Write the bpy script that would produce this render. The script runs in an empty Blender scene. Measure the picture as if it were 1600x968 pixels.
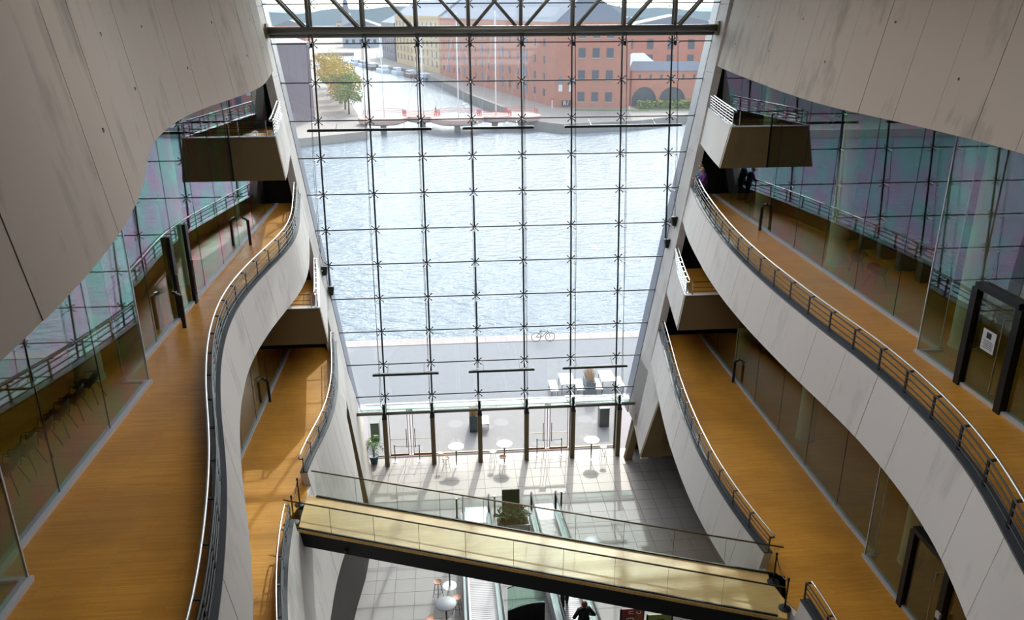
import bpy, bmesh, math, random
from mathutils import Vector, Matrix
random.seed(7)
R = math.radians
sc = bpy.context.scene
COL = sc.collection

# ------------------------------------------------------------------ camera
CAM_Z = 22.056
cd = bpy.data.cameras.new('camera'); cam = bpy.data.objects.new('camera', cd); COL.objects.link(cam)
cd.sensor_width = 36.0; cd.lens = 36.0 * 1250.0 / 1600.0; cd.clip_start = 0.1; cd.clip_end = 4000
cr = Vector((0.9967629, -0.0802797, -0.0043380)); cu = Vector((0.0323560, 0.3511718, 0.9357518)); cw = Vector((0.0735985, 0.9328631, -0.3526326))
M = Matrix.Identity(4)
for i in range(3):
    M[i][0] = cr[i]; M[i][1] = cu[i]; M[i][2] = -cw[i]
M[2][3] = CAM_Z
cam.matrix_world = M
sc.camera = cam

# ------------------------------------------------------------------ world, sun, exposure
w = bpy.data.worlds.new('world'); sc.world = w; w.use_nodes = True
nt = w.node_tree; nt.nodes.clear()
wo = nt.nodes.new('ShaderNodeOutputWorld'); bg = nt.nodes.new('ShaderNodeBackground'); sky = nt.nodes.new('ShaderNodeTexSky')
sky.sky_type = 'NISHITA'; sky.sun_disc = False; sky.sun_elevation = R(34.5); sky.sun_rotation = R(10.4)
sky.air_density = 1.0; sky.dust_density = 2.0; sky.ozone_density = 1.0; sky.altitude = 20
bg.inputs['Strength'].default_value = 0.43
hs = nt.nodes.new('ShaderNodeHueSaturation'); hs.inputs['Saturation'].default_value = .45      # thin bright overcast: a paler sky than clear air gives
nt.links.new(sky.outputs[0], hs.inputs['Color']); nt.links.new(hs.outputs[0], bg.inputs[0]); nt.links.new(bg.outputs[0], wo.inputs[0])
sl = bpy.data.lights.new('sun', 'SUN'); sl.energy = 2.3; sl.angle = R(0.6); sl.color = (1.0, 0.94, 0.85)
so = bpy.data.objects.new('sun', sl); COL.objects.link(so)
so.rotation_euler = Vector((0.29, 1.58, 1.1)).to_track_quat('Z', 'Y').to_euler()
vs = sc.view_settings
vs.view_transform = 'Standard'; vs.look = 'None'; vs.gamma = 1.0; vs.use_curve_mapping = False; vs.exposure = 0.70
cy = sc.cycles
cy.use_denoising = True; cy.max_bounces = 10; cy.diffuse_bounces = 5; cy.glossy_bounces = 4; cy.transmission_bounces = 4
cy.transparent_max_bounces = 24; cy.caustics_reflective = False; cy.caustics_refractive = False; cy.sample_clamp_indirect = 6.0

# ------------------------------------------------------------------ helpers
def link(o, parent=None):
    COL.objects.link(o)
    if parent is not None: o.parent = parent
    return o
class MB:
    def __init__(s): s.v = []; s.f = []
    def add(s, vs, fs):
        n = len(s.v); s.v += [tuple(p) for p in vs]; s.f += [tuple(i + n for i in f) for f in fs]; return s
    def box(s, c, d, rz=0.0, m=None):
        x, y, z = d[0] / 2, d[1] / 2, d[2] / 2
        P = [Vector((a * x, b * y, e * z)) for a in (-1, 1) for b in (-1, 1) for e in (-1, 1)]
        if m is None: m = Matrix.Rotation(rz, 3, 'Z')
        c = Vector(c)
        return s.add([m @ p + c for p in P], [(0, 1, 3, 2), (4, 6, 7, 5), (0, 4, 5, 1), (2, 3, 7, 6), (0, 2, 6, 4), (1, 5, 7, 3)])
    def bx(s, x0, x1, y0, y1, z0, z1):
        return s.box(((x0 + x1) / 2, (y0 + y1) / 2, (z0 + z1) / 2), (abs(x1 - x0), abs(y1 - y0), abs(z1 - z0)))
    def bar(s, a, b, wd, h=None, up=(0, 0, 1)):
        a = Vector(a); b = Vector(b); d = b - a; L = d.length
        if L < 1e-6: return s
        d.normalize(); u = Vector(up)
        if abs(d.dot(u)) > .98: u = Vector((1, 0, 0))
        sx = d.cross(u).normalized(); uz = sx.cross(d)
        return s.box((a + b) / 2, (wd, L, h or wd), m=Matrix((sx, d, uz)).transposed())
    def tube(s, pts, r, n=6, cap=True, rs=None):
        pts = [Vector(p) for p in pts]; k = len(pts); base = len(s.v); ref = None
        for i, p in enumerate(pts):
            t = (pts[min(i + 1, k - 1)] - pts[max(i - 1, 0)]).normalized()
            if ref is None:
                ref = Vector((0, 0, 1)) if abs(t.z) < .9 else Vector((1, 0, 0))
            a = (ref - t * ref.dot(t)).normalized(); b = t.cross(a); ref = a
            rr = rs[i] if rs else r
            for q in range(n):
                g = 2 * math.pi * q / n; s.v.append(tuple(p + (a * math.cos(g) + b * math.sin(g)) * rr))
        for i in range(k - 1):
            for q in range(n):
                s.f.append((base + i * n + q, base + i * n + (q + 1) % n, base + (i + 1) * n + (q + 1) % n, base + (i + 1) * n + q))
        if cap:
            s.f.append(tuple(base + q for q in range(n))[::-1]); s.f.append(tuple(base + (k - 1) * n + q for q in range(n)))
        return s
    def lathe(s, prof, c=(0, 0, 0), n=20):
        base = len(s.v); c = Vector(c); k = len(prof)
        for (r, z) in prof:
            for q in range(n):
                g = 2 * math.pi * q / n; s.v.append((c.x + r * math.cos(g), c.y + r * math.sin(g), c.z + z))
        for i in range(k - 1):
            for q in range(n):
                s.f.append((base + i * n + q, base + i * n + (q + 1) % n, base + (i + 1) * n + (q + 1) % n, base + (i + 1) * n + q))
        s.f.append(tuple(base + q for q in range(n))[::-1]); s.f.append(tuple(base + (k - 1) * n + q for q in range(n)))
        return s
    def prism(s, poly, axis, a, b):
        """poly: 2D points; axis 'y': poly is (x,z) ; 'z': (x,y); 'x': (y,z)"""
        def P(p, t): return {'y': (p[0], t, p[1]), 'z': (p[0], p[1], t), 'x': (t, p[0], p[1])}[axis]
        n = len(poly)
        return s.add([P(p, a) for p in poly] + [P(p, b) for p in poly],
                     [tuple(range(n)), tuple(range(2 * n - 1, n - 1, -1))] + [(i, i + n, (i + 1) % n + n, (i + 1) % n) for i in range(n)])
    def mesh(s, name):
        me = bpy.data.meshes.new(name); me.from_pydata(s.v, [], s.f); me.update()
        bm = bmesh.new(); bm.from_mesh(me); bmesh.ops.recalc_face_normals(bm, faces=bm.faces); bm.to_mesh(me); bm.free()
        return me
    def build(s, name, mat, parent=None, smooth=False, loc=None):
        me = s.mesh(name)
        if mat is not None: me.materials.append(MAT[mat])
        if smooth:
            for p in me.polygons: p.use_smooth = True
            if smooth == 'auto':
                try: me.set_sharp_from_angle(angle=R(40))
                except Exception: pass
        o = bpy.data.objects.new(name, me); link(o, parent)
        if loc is not None: o.location = loc
        return o
def tag(o, label=None, cat=None, group=None, kind=None):
    if label: o['label'] = label
    if cat: o['category'] = cat
    if group: o['group'] = group
    if kind: o['kind'] = kind
    return o
def empty(name, loc=(0, 0, 0), rz=0.0, **k):
    o = bpy.data.objects.new(name, None); link(o); o.location = loc; o.rotation_euler = (0, 0, rz); o.empty_display_size = .2
    return tag(o, **k)
def dup(o, parent=None, **k):
    c = o.copy(); link(c, parent)
    for ch in list(o.children): dup(ch, c)
    return tag(c, **k)
def inst(me, name, parent, loc=(0, 0, 0), rz=0.0):
    o = bpy.data.objects.new(name, me); link(o, parent); o.location = loc; o.rotation_euler = (0, 0, rz); return o

# ------------------------------------------------------------------ materials
MAT = {}
def newmat(name):
    m = bpy.data.materials.new(name); m.use_nodes = True; MAT[name] = m
    return m, m.node_tree, m.node_tree.nodes['Principled BSDF']
def srgb(r, g, b):
    f = lambda c: (c / 255 / 12.92) if c / 255 <= .04045 else ((c / 255 + .055) / 1.055) ** 2.4
    return (f(r), f(g), f(b), 1)
def plain(name, col, rough=.6, metal=0.0, var=0.0, scale=6.0, bump=0.0, spec=.5):
    m, t, p = newmat(name); p.inputs['Base Color'].default_value = col; p.inputs['Roughness'].default_value = rough; p.inputs['Metallic'].default_value = metal
    p.inputs['Specular IOR Level'].default_value = spec
    tc = t.nodes.new('ShaderNodeTexCoord'); n = t.nodes.new('ShaderNodeTexNoise'); n.inputs['Scale'].default_value = scale; n.inputs['Detail'].default_value = 4
    t.links.new(tc.outputs['Object'], n.inputs['Vector'])
    mx = t.nodes.new('ShaderNodeMix'); mx.data_type = 'RGBA'
    mx.inputs[6].default_value = tuple(c * (1 - var) for c in col[:3]) + (1,); mx.inputs[7].default_value = tuple(min(1, c * (1 + var)) for c in col[:3]) + (1,)
    t.links.new(n.outputs['Fac'], mx.inputs[0]); t.links.new(mx.outputs[2], p.inputs['Base Color'])
    if bump:
        b = t.nodes.new('ShaderNodeBump'); b.inputs['Strength'].default_value = bump; b.inputs['Distance'].default_value = .02
        t.links.new(n.outputs['Fac'], b.inputs['Height']); t.links.new(b.outputs[0], p.inputs['Normal'])
    return m
def concrete(name, col, stain=.25):
    m, t, p = newmat(name); L = t.links
    ge = t.nodes.new('ShaderNodeNewGeometry'); oi = t.nodes.new('ShaderNodeObjectInfo')
    mp = t.nodes.new('ShaderNodeMapping'); mp.inputs['Scale'].default_value = (1.6, 1.6, .22); L.new(ge.outputs['Position'], mp.inputs['Vector'])
    n1 = t.nodes.new('ShaderNodeTexNoise'); n1.inputs['Scale'].default_value = 1.0; n1.inputs['Detail'].default_value = 8; n1.inputs['Roughness'].default_value = .65; L.new(mp.outputs[0], n1.inputs['Vector'])
    n2 = t.nodes.new('ShaderNodeTexNoise'); n2.inputs['Scale'].default_value = .7; n2.inputs['Detail'].default_value = 6; L.new(ge.outputs['Position'], n2.inputs['Vector'])
    n3 = t.nodes.new('ShaderNodeTexNoise'); n3.inputs['Scale'].default_value = 40; n3.inputs['Detail'].default_value = 3; L.new(ge.outputs['Position'], n3.inputs['Vector'])
    a = t.nodes.new('ShaderNodeMath'); a.operation = 'ADD'; L.new(n1.outputs['Fac'], a.inputs[0]); L.new(n2.outputs['Fac'], a.inputs[1])
    b = t.nodes.new('ShaderNodeMath'); b.operation = 'MULTIPLY_ADD'; L.new(oi.outputs['Random'], b.inputs[0]); b.inputs[1].default_value = .12; L.new(a.outputs[0], b.inputs[2])
    cr_ = t.nodes.new('ShaderNodeValToRGB'); e = cr_.color_ramp.elements
    e[0].position = .72; e[0].color = tuple(c * (1 - stain) for c in col[:3]) + (1,); e[1].position = 1.25 / 1.12; e[1].color = tuple(min(1, c * 1.08) for c in col[:3]) + (1,)
    L.new(b.outputs[0], cr_.inputs[0]); L.new(cr_.outputs[0], p.inputs['Base Color'])
    p.inputs['Roughness'].default_value = .75; p.inputs['Specular IOR Level'].default_value = .3
    bu = t.nodes.new('ShaderNodeBump'); bu.inputs['Strength'].default_value = .12; bu.inputs['Distance'].default_value = .01
    L.new(n3.outputs['Fac'], bu.inputs['Height']); L.new(bu.outputs[0], p.inputs['Normal'])
def glass(name, tint, r0=.045, veil=0.0, irid=0.0, rough=0.0, pwr=5.0):
    m, t, p = newmat(name); L = t.links; t.nodes.remove(p); out = t.nodes['Material Output']
    ge = t.nodes.new('ShaderNodeNewGeometry')
    d = t.nodes.new('ShaderNodeVectorMath'); d.operation = 'DOT_PRODUCT'; L.new(ge.outputs['Normal'], d.inputs[0]); L.new(ge.outputs['Incoming'], d.inputs[1])
    ab = t.nodes.new('ShaderNodeMath'); ab.operation = 'ABSOLUTE'; L.new(d.outputs['Value'], ab.inputs[0])
    om = t.nodes.new('ShaderNodeMath'); om.operation = 'SUBTRACT'; om.inputs[0].default_value = 1; L.new(ab.outputs[0], om.inputs[1])
    pw = t.nodes.new('ShaderNodeMath'); pw.operation = 'POWER'; L.new(om.outputs[0], pw.inputs[0]); pw.inputs[1].default_value = pwr
    ma = t.nodes.new('ShaderNodeMath'); ma.operation = 'MULTIPLY_ADD'; L.new(pw.outputs[0], ma.inputs[0]); ma.inputs[1].default_value = 1 - r0; ma.inputs[2].default_value = r0
    tr = t.nodes.new('ShaderNodeBsdfTransparent'); tr.inputs[0].default_value = tint
    gl = t.nodes.new('ShaderNodeBsdfGlossy'); gl.inputs['Roughness'].default_value = rough
    if irid:
        # coated glass: the coat tints what it mirrors, in drifting violet and teal patches
        n = t.nodes.new('ShaderNodeTexNoise'); n.inputs['Scale'].default_value = 1.3; n.inputs['Detail'].default_value = 4; L.new(ge.outputs['Position'], n.inputs['Vector'])
        c = t.nodes.new('ShaderNodeValToRGB'); e = c.color_ramp.elements
        e[0].position = .36; e[0].color = (.60, 1.0, .96, 1); e[1].position = .64; e[1].color = (1.0, .68, .96, 1)
        k = c.color_ramp.elements.new(.5); k.color = (.8, .85, 1, 1)
        L.new(n.outputs['Fac'], c.inputs[0]); L.new(c.outputs[0], gl.inputs['Color'])
    mx = t.nodes.new('ShaderNodeMixShader'); L.new(ma.outputs[0], mx.inputs[0]); L.new(tr.outputs[0], mx.inputs[1]); L.new(gl.outputs[0], mx.inputs[2])
    last = mx
    if veil >= .5:
        df = t.nodes.new('ShaderNodeBsdfTranslucent'); df.inputs[0].default_value = tint
        m2 = t.nodes.new('ShaderNodeMixShader'); m2.inputs[0].default_value = veil; L.new(mx.outputs[0], m2.inputs[1]); L.new(df.outputs[0], m2.inputs[2]); last = m2
    elif veil:
        df = t.nodes.new('ShaderNodeBsdfTranslucent'); df.inputs[0].default_value = (.9, .93, 1, 1)
        m2 = t.nodes.new('ShaderNodeMixShader'); m2.inputs[0].default_value = veil; L.new(mx.outputs[0], m2.inputs[1]); L.new(df.outputs[0], m2.inputs[2]); last = m2
    L.new(last.outputs[0], out.inputs[0])
def parquet(name, c1, c2, rough=.42):
    m, t, p = newmat(name); L = t.links
    ge = t.nodes.new('ShaderNodeNewGeometry')
    br = t.nodes.new('ShaderNodeTexBrick'); br.inputs['Scale'].default_value = 1.0; br.inputs['Brick Width'].default_value = .9; br.inputs['Row Height'].default_value = .05
    br.inputs['Mortar Size'].default_value = .0015; br.inputs['Color1'].default_value = c1; br.inputs['Color2'].default_value = c2; br.inputs['Mortar'].default_value = tuple(c * .45 for c in c1[:3]) + (1,)
    br.inputs['Bias'].default_value = -.1; br.offset = .37; br.squash_frequency = 3
    L.new(ge.outputs['Position'], br.inputs['Vector'])
    n = t.nodes.new('ShaderNodeTexNoise'); n.inputs['Scale'].default_value = .55; n.inputs['Detail'].default_value = 5; L.new(ge.outputs['Position'], n.inputs['Vector'])
    mx = t.nodes.new('ShaderNodeMix'); mx.data_type = 'RGBA'; mx.blend_type = 'MULTIPLY'; mx.inputs[0].default_value = 1
    rp = t.nodes.new('ShaderNodeValToRGB'); rp.color_ramp.elements[0].position = .3; rp.color_ramp.elements[0].color = (.72, .70, .66, 1); rp.color_ramp.elements[1].position = .7; rp.color_ramp.elements[1].color = (1, 1, 1, 1)
    L.new(n.outputs['Fac'], rp.inputs[0]); L.new(br.outputs['Color'], mx.inputs[6]); L.new(rp.outputs[0], mx.inputs[7]); L.new(mx.outputs[2], p.inputs['Base Color'])
    p.inputs['Roughness'].default_value = rough
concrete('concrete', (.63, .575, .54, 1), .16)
concrete('concrete_upper_dimmed', (.40, .335, .28, 1), .34)  # same concrete, with the dimness of the upper walls put into its colour
concrete('olive_plaster_and_shade', (.19, .14, .07, 1), .18)
plain('dark_cap', srgb(58, 60, 64), .45, 0, .1)
plain('steel', (.62, .60, .58, 1), .36, 1.0)
plain('dark_steel', srgb(48, 48, 50), .42, .6, .1)
plain('black_steel', srgb(24, 25, 28), .5, .3)
plain('grey_steel', srgb(112, 110, 102), .42, .55, .06)
plain('brown_steel', srgb(112, 98, 74), .5, .35, .08)
plain('gasket', (.02, .025, .03, 1), .6)
plain('white_trim', srgb(205, 205, 208), .5, .2)
plain('ceiling', srgb(70, 60, 48), .8)
plain('room_wall', srgb(62, 44, 30), .8, 0, .15, 1.5)
plain('dark_room', srgb(22, 26, 28), .5, 0, .1)
plain('dark_panel', srgb(40, 31, 25), .6, 0, .15, 1.0)
plain('column', srgb(205, 214, 190), .6, 0, .08, 2)
plain('chair_black', srgb(22, 20, 20), .45)
plain('chair_brown', srgb(60, 48, 40), .5)
plain('white_plastic', srgb(240, 240, 242), .35)
plain('table_grey', srgb(88, 88, 98), .4, 0, .05)
plain('wood_orange', srgb(190, 112, 62), .45, 0, .12, 12)
plain('olive_board', srgb(98, 98, 66), .7)
plain('plant_green', srgb(52, 82, 36), .5, 0, .35, 9)
plain('palm_green', srgb(96, 130, 52), .5, 0, .3, 9)
plain('leaf_autumn', srgb(206, 176, 62), .7, 0, .45, .6)
plain('leaf_green', srgb(138, 150, 58), .7, 0, .4, .6)
plain('bark', srgb(74, 62, 50), .9, 0, .2)
plain('straw', srgb(196, 158, 96), .8, 0, .25, 14)
plain('planter_slate', srgb(64, 82, 94), .6, 0, .1)
plain('planter_grey', srgb(98, 106, 104), .6, 0, .1)
plain('plaza', srgb(138, 134, 136), .85, 0, .09, 2.2, .1)
plain('plaza_kerb', srgb(178, 160, 152), .8, 0, .1, 1.0)
plain('quay_stone', srgb(140, 130, 122), .85, 0, .2, .5)
plain('quay_ground', srgb(166, 150, 138), .9, 0, .12, .15)
plain('lawn', srgb(104, 122, 60), .95, 0, .25, .4)
plain('brick_red', srgb(186, 118, 94), .85, 0, .16, .5)
plain('brick_orange', srgb(194, 126, 102), .85, 0, .14, .5)
plain('facade_yellow', srgb(205, 176, 136), .85, 0, .1, .5)
plain('slate_roof', srgb(122, 126, 138), .7, 0, .12, .5)
plain('window_dark', srgb(66, 72, 84), .25)
plain('window_white', srgb(225, 225, 222), .5)
plain('dark_facade', srgb(126, 108, 114), .55, 0, .12, .2)
plain('facade_slate_and_shadow', srgb(78, 76, 98), .4, 0, .1, .2)
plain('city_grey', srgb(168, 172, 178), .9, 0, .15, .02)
plain('hill_hazed', srgb(136, 148, 150), .95, 0, .2, .01)  # distance haze is put into the ridge's pale colour
plain('tent_white', srgb(246, 246, 246), .6)
plain('bridge_red', srgb(196, 70, 62), .6)
plain('bridge_deck', srgb(206, 166, 152), .8, 0, .1, .4)
plain('skin', srgb(206, 150, 122), .55)
plain('hair_red', srgb(120, 66, 38), .6); plain('hair_grey', srgb(150, 130, 110), .6); plain('hair_dark', srgb(40, 30, 24), .6)
plain('cloth_black', srgb(26, 26, 32), .8); plain('cloth_purple', srgb(110, 58, 130), .8); plain('cloth_teal', srgb(70, 130, 150), .8); plain('cloth_blue', srgb(60, 74, 110), .8); plain('cloth_cream', srgb(200, 190, 170), .8)
plain('sign_red', srgb(148, 62, 66), .5); plain('sign_green', srgb(168, 180, 108), .5, 0, .1, 3); plain('print_white', srgb(238, 232, 228), .5); plain('print_black', srgb(20, 20, 20), .5); plain('exit_green', srgb(40, 150, 80), .4)
plain('paper', srgb(205, 208, 212), .6)
plain('boat_white', srgb(225, 228, 232), .5); plain('boat_blue', srgb(70, 84, 120), .5); plain('boat_brown', srgb(120, 84, 60), .6)
plain('outer_granite', srgb(96, 96, 112), .4, 0, .1)
parquet('parquet', srgb(230, 164, 62), srgb(216, 146, 46))
parquet('parquet_pale_glare', srgb(236, 196, 126), srgb(226, 182, 108))  # bamboo with sun glare put into a paler colour; also gold edge strips
plain('floor_tile', srgb(140, 132, 129), .5, 0, .08, 1.2, 0, .35)
plain('tile_joint', srgb(120, 114, 112), .8)
glass('glass_facade', (.78, .835, .855, 1), .04, veil=.02)  # thin translucent veil in the panes stands in for distance haze
glass('glass_clear', (.93, .96, .95, 1), .04)
glass('glass_inner', (.80, .85, .76, 1), .075, irid=1.0, pwr=4.0)
glass('glass_room', (.80, .84, .74, 1), .06)
glass('glass_frosted_fill', (.62, .62, .60, 1), .04, veil=1.0)  # for the panes added in the roof as interior fill light
glass('glass_green', (.72, .86, .80, 1), .06)
# travelator pallets: fine ribs across the belt
m_, t_, p_ = newmat('pallet'); g_ = t_.nodes.new('ShaderNodeNewGeometry'); wv = t_.nodes.new('ShaderNodeTexWave'); wv.bands_direction = 'Y'; wv.inputs['Scale'].default_value = 2.4; wv.inputs['Distortion'].default_value = .3
t_.links.new(g_.outputs['Position'], wv.inputs['Vector']); rr = t_.nodes.new('ShaderNodeValToRGB'); rr.color_ramp.elements[0].color = srgb(62, 58, 60); rr.color_ramp.elements[1].color = srgb(140, 132, 132)
t_.links.new(wv.outputs['Fac'], rr.inputs[0]); t_.links.new(rr.outputs[0], p_.inputs['Base Color']); p_.inputs['Roughness'].default_value = .4; p_.inputs['Metallic'].default_value = .3
# harbour water
m_, t_, p_ = newmat('water'); p_.inputs['Base Color'].default_value = (.15, .19, .23, 1); p_.inputs['Roughness'].default_value = .16; p_.inputs['IOR'].default_value = 1.33
g_ = t_.nodes.new('ShaderNodeNewGeometry'); mp = t_.nodes.new('ShaderNodeMapping'); mp.inputs['Scale'].default_value = (.55, 1.0, 1); mp.inputs['Rotation'].default_value = (0, 0, R(12)); t_.links.new(g_.outputs['Position'], mp.inputs[0])
n1 = t_.nodes.new('ShaderNodeTexNoise'); n1.inputs['Scale'].default_value = 1.1; n1.inputs['Detail'].default_value = 5; n1.inputs['Roughness'].default_value = .6; t_.links.new(mp.outputs[0], n1.inputs[0])
bu = t_.nodes.new('ShaderNodeBump'); bu.inputs['Strength'].default_value = 1.0; bu.inputs['Distance'].default_value = .55; t_.links.new(n1.outputs['Fac'], bu.inputs['Height']); t_.links.new(bu.outputs[0], p_.inputs['Normal'])
# ------------------------------------------------------------------ the leaning, waving atrium sides
def curve(pts, sig=.55):
    pts = sorted(pts, key=lambda p: p[1]); ys = [p[1] for p in pts]; xs = [p[0] for p in pts]
    def lin(y):
        if y <= ys[0]: return xs[0] + (y - ys[0]) * (xs[1] - xs[0]) / (ys[1] - ys[0])
        if y >= ys[-1]: return xs[-1] + (y - ys[-1]) * (xs[-1] - xs[-2]) / (ys[-1] - ys[-2])
        for i in range(len(ys) - 1):
            if y <= ys[i + 1]: return xs[i] + (xs[i + 1] - xs[i]) * (y - ys[i]) / (ys[i + 1] - ys[i])
    ks = [(-1.5, .13), (-1.0, .33), (-.5, .72), (0, 1), (.5, .72), (1.0, .33), (1.5, .13)]; tot = sum(k for _, k in ks)
    return lambda y: sum(lin(y + d * sig * 2) * k for d, k in ks) / tot
LA = curve([(-6.86, 37.2), (-5.92, 31.17), (-5.74, 29.28), (-5.77, 27.6), (-5.96, 25.8), (-6.11, 24.1), (-6.17, 22.3), (-6.08, 20.8), (-5.85, 19.2), (-5.58, 17.84), (-4.98, 15.5), (-4.66, 14.5), (-4.25, 13.1), (-3.95, 11.9), (-3.72, 10.85), (-3.5, 9.73), (-3.36, 9), (-3.1, 6), (-2.9, 0), (-2.8, -6)])
LB = curve([(-5.78, 37), (-5.05, 31.94), (-4.91, 30.6), (-4.82, 28.6), (-4.93, 27), (-5.1, 25.9), (-5.22, 24.5), (-5.2, 21.75), (-5.13, 20.86), (-5.05, 19.95), (-4.9, 18.84), (-4.6, 17.2), (-4.0, 14.5), (-3.2, 11.5), (-2.6, 8), (-2.2, 0), (-2.1, -6)])
LE = curve([(-7.72, 38.4), (-7.5, 37), (-6.6, 31), (-6.42, 28.3), (-6.54, 25.5), (-6.68, 23.7), (-6.7, 21.9), (-6.54, 20.04), (-6.3, 18.45), (-5.98, 16.9), (-5.48, 15.17), (-5.0, 13.62), (-4.52, 12), (-4.16, 10.45), (-3.89, 9.16), (-3.77, 8.37), (-3.66, 7.5), (-3.56, 6.6), (-3.45, 5), (-3.2, 0), (-3.0, -7)])
RA = curve([(11.55, 37.2), (10.79, 33.56), (10.36, 30.81), (10.0, 28.12), (9.78, 25.82), (9.69, 24.03), (9.65, 22.6), (9.66, 21.1), (9.68, 19.6), (9.76, 17.7), (9.82, 16.5), (9.74, 14.8), (9.6, 13.4), (9.37, 12.1), (9.03, 10.9), (8.62, 9.78), (8.35, 9), (7.8, 7), (7.4, 4), (7.1, -6)])
RB = curve([(10.25, 36.9), (9.66, 33.1), (9.13, 29.8), (8.83, 27.4), (8.63, 25.06), (8.56, 23.2), (8.6, 21.5), (8.66, 20.58), (8.75, 19.6), (8.85, 18.8), (9.1, 17.0), (9.15, 15.8), (9.0, 14), (8.6, 12), (7.9, 9), (7.2, 4), (7.0, -6)])
RE = curve([(12.73, 38.6), (12.4, 36.8), (11.65, 31.9), (10.85, 26.2), (10.5, 23), (10.46, 20.9), (10.6, 19.2), (10.72, 17.4), (10.72, 15.6), (10.6, 14), (10.35, 12), (9.9, 10), (9.2, 7), (8.7, 3), (8.4, -7)])
kL, kR = -.1572, .1965
Z_A, Z_B, Z_C, Z_D = 14.06, 7.10, 17.64, 10.58      # parapet tops
F_A, F_B, F_C, F_D = 13.56, 6.60, 17.10, 10.05      # finished floors
ROOF = 24.6
def yglass(z): return 39.338 + (z - 20.568) * .11546
def yfin(z): return 37.85 + (z - 19.54) * .1443
def S(f, z0, k): return lambda y, z: Vector((f(y) + k * (z - z0), y, z))
SLA, SLB, SLE = S(LA, Z_A, kL), S(LB, Z_B, kL), S(LE, 19.5, kL)
SRA, SRB, SRE = S(RA, Z_A, kR), S(RB, Z_B, kR), S(RE, 19.5, kR)
def slab(surf, ring, th, name, mat, parent, sign, smooth=True):
    """closed curved slab: ring(u) -> (y, z_low, z_high) for u = 0..n ; th pushes away from the atrium"""
    m = MB(); n = len(ring); F = []; B = []
    for (y, a, b) in ring:
        F += [surf(y, a), surf(y, b)]; B += [surf(y, a) + Vector((sign * th, 0, 0)), surf(y, b) + Vector((sign * th, 0, 0))]
    vs = F + B; o = 2 * n; fs = []
    for i in range(n - 1):
        a, b, c, d = 2 * i, 2 * i + 1, 2 * i + 3, 2 * i + 2
        fs += [(a, b, c, d), (a + o, d + o, c + o, b + o), (b, b + o, c + o, c), (a, d, d + o, a + o)]
    fs += [(0, o, o + 1, 1), (2 * n - 2, 2 * n - 1, o + 2 * n - 1, o + 2 * n - 2)]
    m.add(vs, fs)
    return m.build(name, mat, parent, smooth='auto' if smooth else False)
def panels(surf, y0, y1, zb, zt, parent, sign, mat='concrete', th=.24, step=1.5, name='panel', gap=.007, sub=4):
    """panels from y0 (far) down to y1 (near), each its own curved slab with an open joint"""
    n = max(1, round(abs(y0 - y1) / step)); h = (y1 - y0) / n; sg = 1 if h > 0 else -1
    for i in range(n):
        a = y0 + i * h + sg * gap; b = y0 + (i + 1) * h - sg * gap
        off = random.uniform(-.004, .004)
        sf = (lambda o: (lambda y, z: surf(y, z) + Vector((o, 0, 0))))(off)
        slab(sf, [(a + (b - a) * q / sub, zb(a + (b - a) * q / sub), zt(a + (b - a) * q / sub)) for q in range(sub + 1)], th, name, mat, parent, sign)
const = lambda v: (lambda y: v)
# upper solid walls
wul = empty('wall_upper_left', label='tall waving bare concrete wall hanging over the left-hand upper gallery', cat='wall', kind='structure')
wur = empty('wall_upper_right', label='tall waving bare concrete wall hanging over the right-hand upper gallery', cat='wall', kind='structure')
panels(SLE, 38.05, -6.5, const(19.5), const(ROOF), wul, -1, 'concrete_upper_dimmed')
panels(SRE, 38.05, -6.5, const(19.5), const(ROOF), wur, 1, 'concrete_upper_dimmed')
# round tie holes left in the upper walls
thm = MB().lathe([(.034, -.03), (.034, .008)], n=10).mesh('tie_hole'); thm.materials.append(MAT['dark_room'])
for sf, par, sg in ((SLE, wul, 1), (SRE, wur, -1)):
    for q in range(24):
        for z in ((20.6,) if q % 4 == 1 else (21.7,) if q % 4 == 3 else ()):
            y = 36.4 - q * 1.5; o = inst(thm, 'tie_hole', par, sf(y, z)); o.rotation_euler = (0, R(90) * sg, 0)
# galleries
wal = empty('wall_gallery_left', label='white concrete parapet band of the left-hand upper gallery with dark coping', cat='parapet', kind='structure')
war = empty('wall_gallery_right', label='white concrete parapet band of the right-hand upper gallery with dark coping', cat='parapet', kind='structure')
wbl = empty('wall_lower_left', label='white leaning concrete wall under the left-hand lower gallery', cat='wall', kind='structure')
wbr = empty('wall_lower_right', label='white concrete parapet band of the right-hand lower gallery', cat='parapet', kind='structure')
panels(SLA, 37.2, 2.7, const(12.45), const(Z_A), wal, -1)
panels(SRA, 37.1, 2.6, const(12.45), const(Z_A), war, 1)
def coping(surf, y0, y1, z, parent, sign, wd=.24):
    m = MB(); n = max(2, int(abs(y1 - y0) / .5)); ys = [y0 + (y1 - y0) * i / n for i in range(n + 1)]
    vs = []; fs = []
    for y in ys:
        p = surf(y, z); vs += [(p.x - sign * .015, y, z), (p.x + sign * wd, y, z), (p.x + sign * wd, y, z + .045), (p.x - sign * .015, y, z + .045)]
    for i in range(n):
        for q in range(4): fs.append((4 * i + q, 4 * i + (q + 1) % 4, 4 * i + 4 + (q + 1) % 4, 4 * i + 4 + q))
    fs += [(0, 1, 2, 3), (4 * n, 4 * n + 3, 4 * n + 2, 4 * n + 1)]
    m.add(vs, fs); return m.build('coping', 'dark_cap', parent)
coping(SLA, 37.1, 2.7, Z_A, wal, -1); coping(SRA, 37.0, 2.6, Z_A, war, 1)
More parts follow.
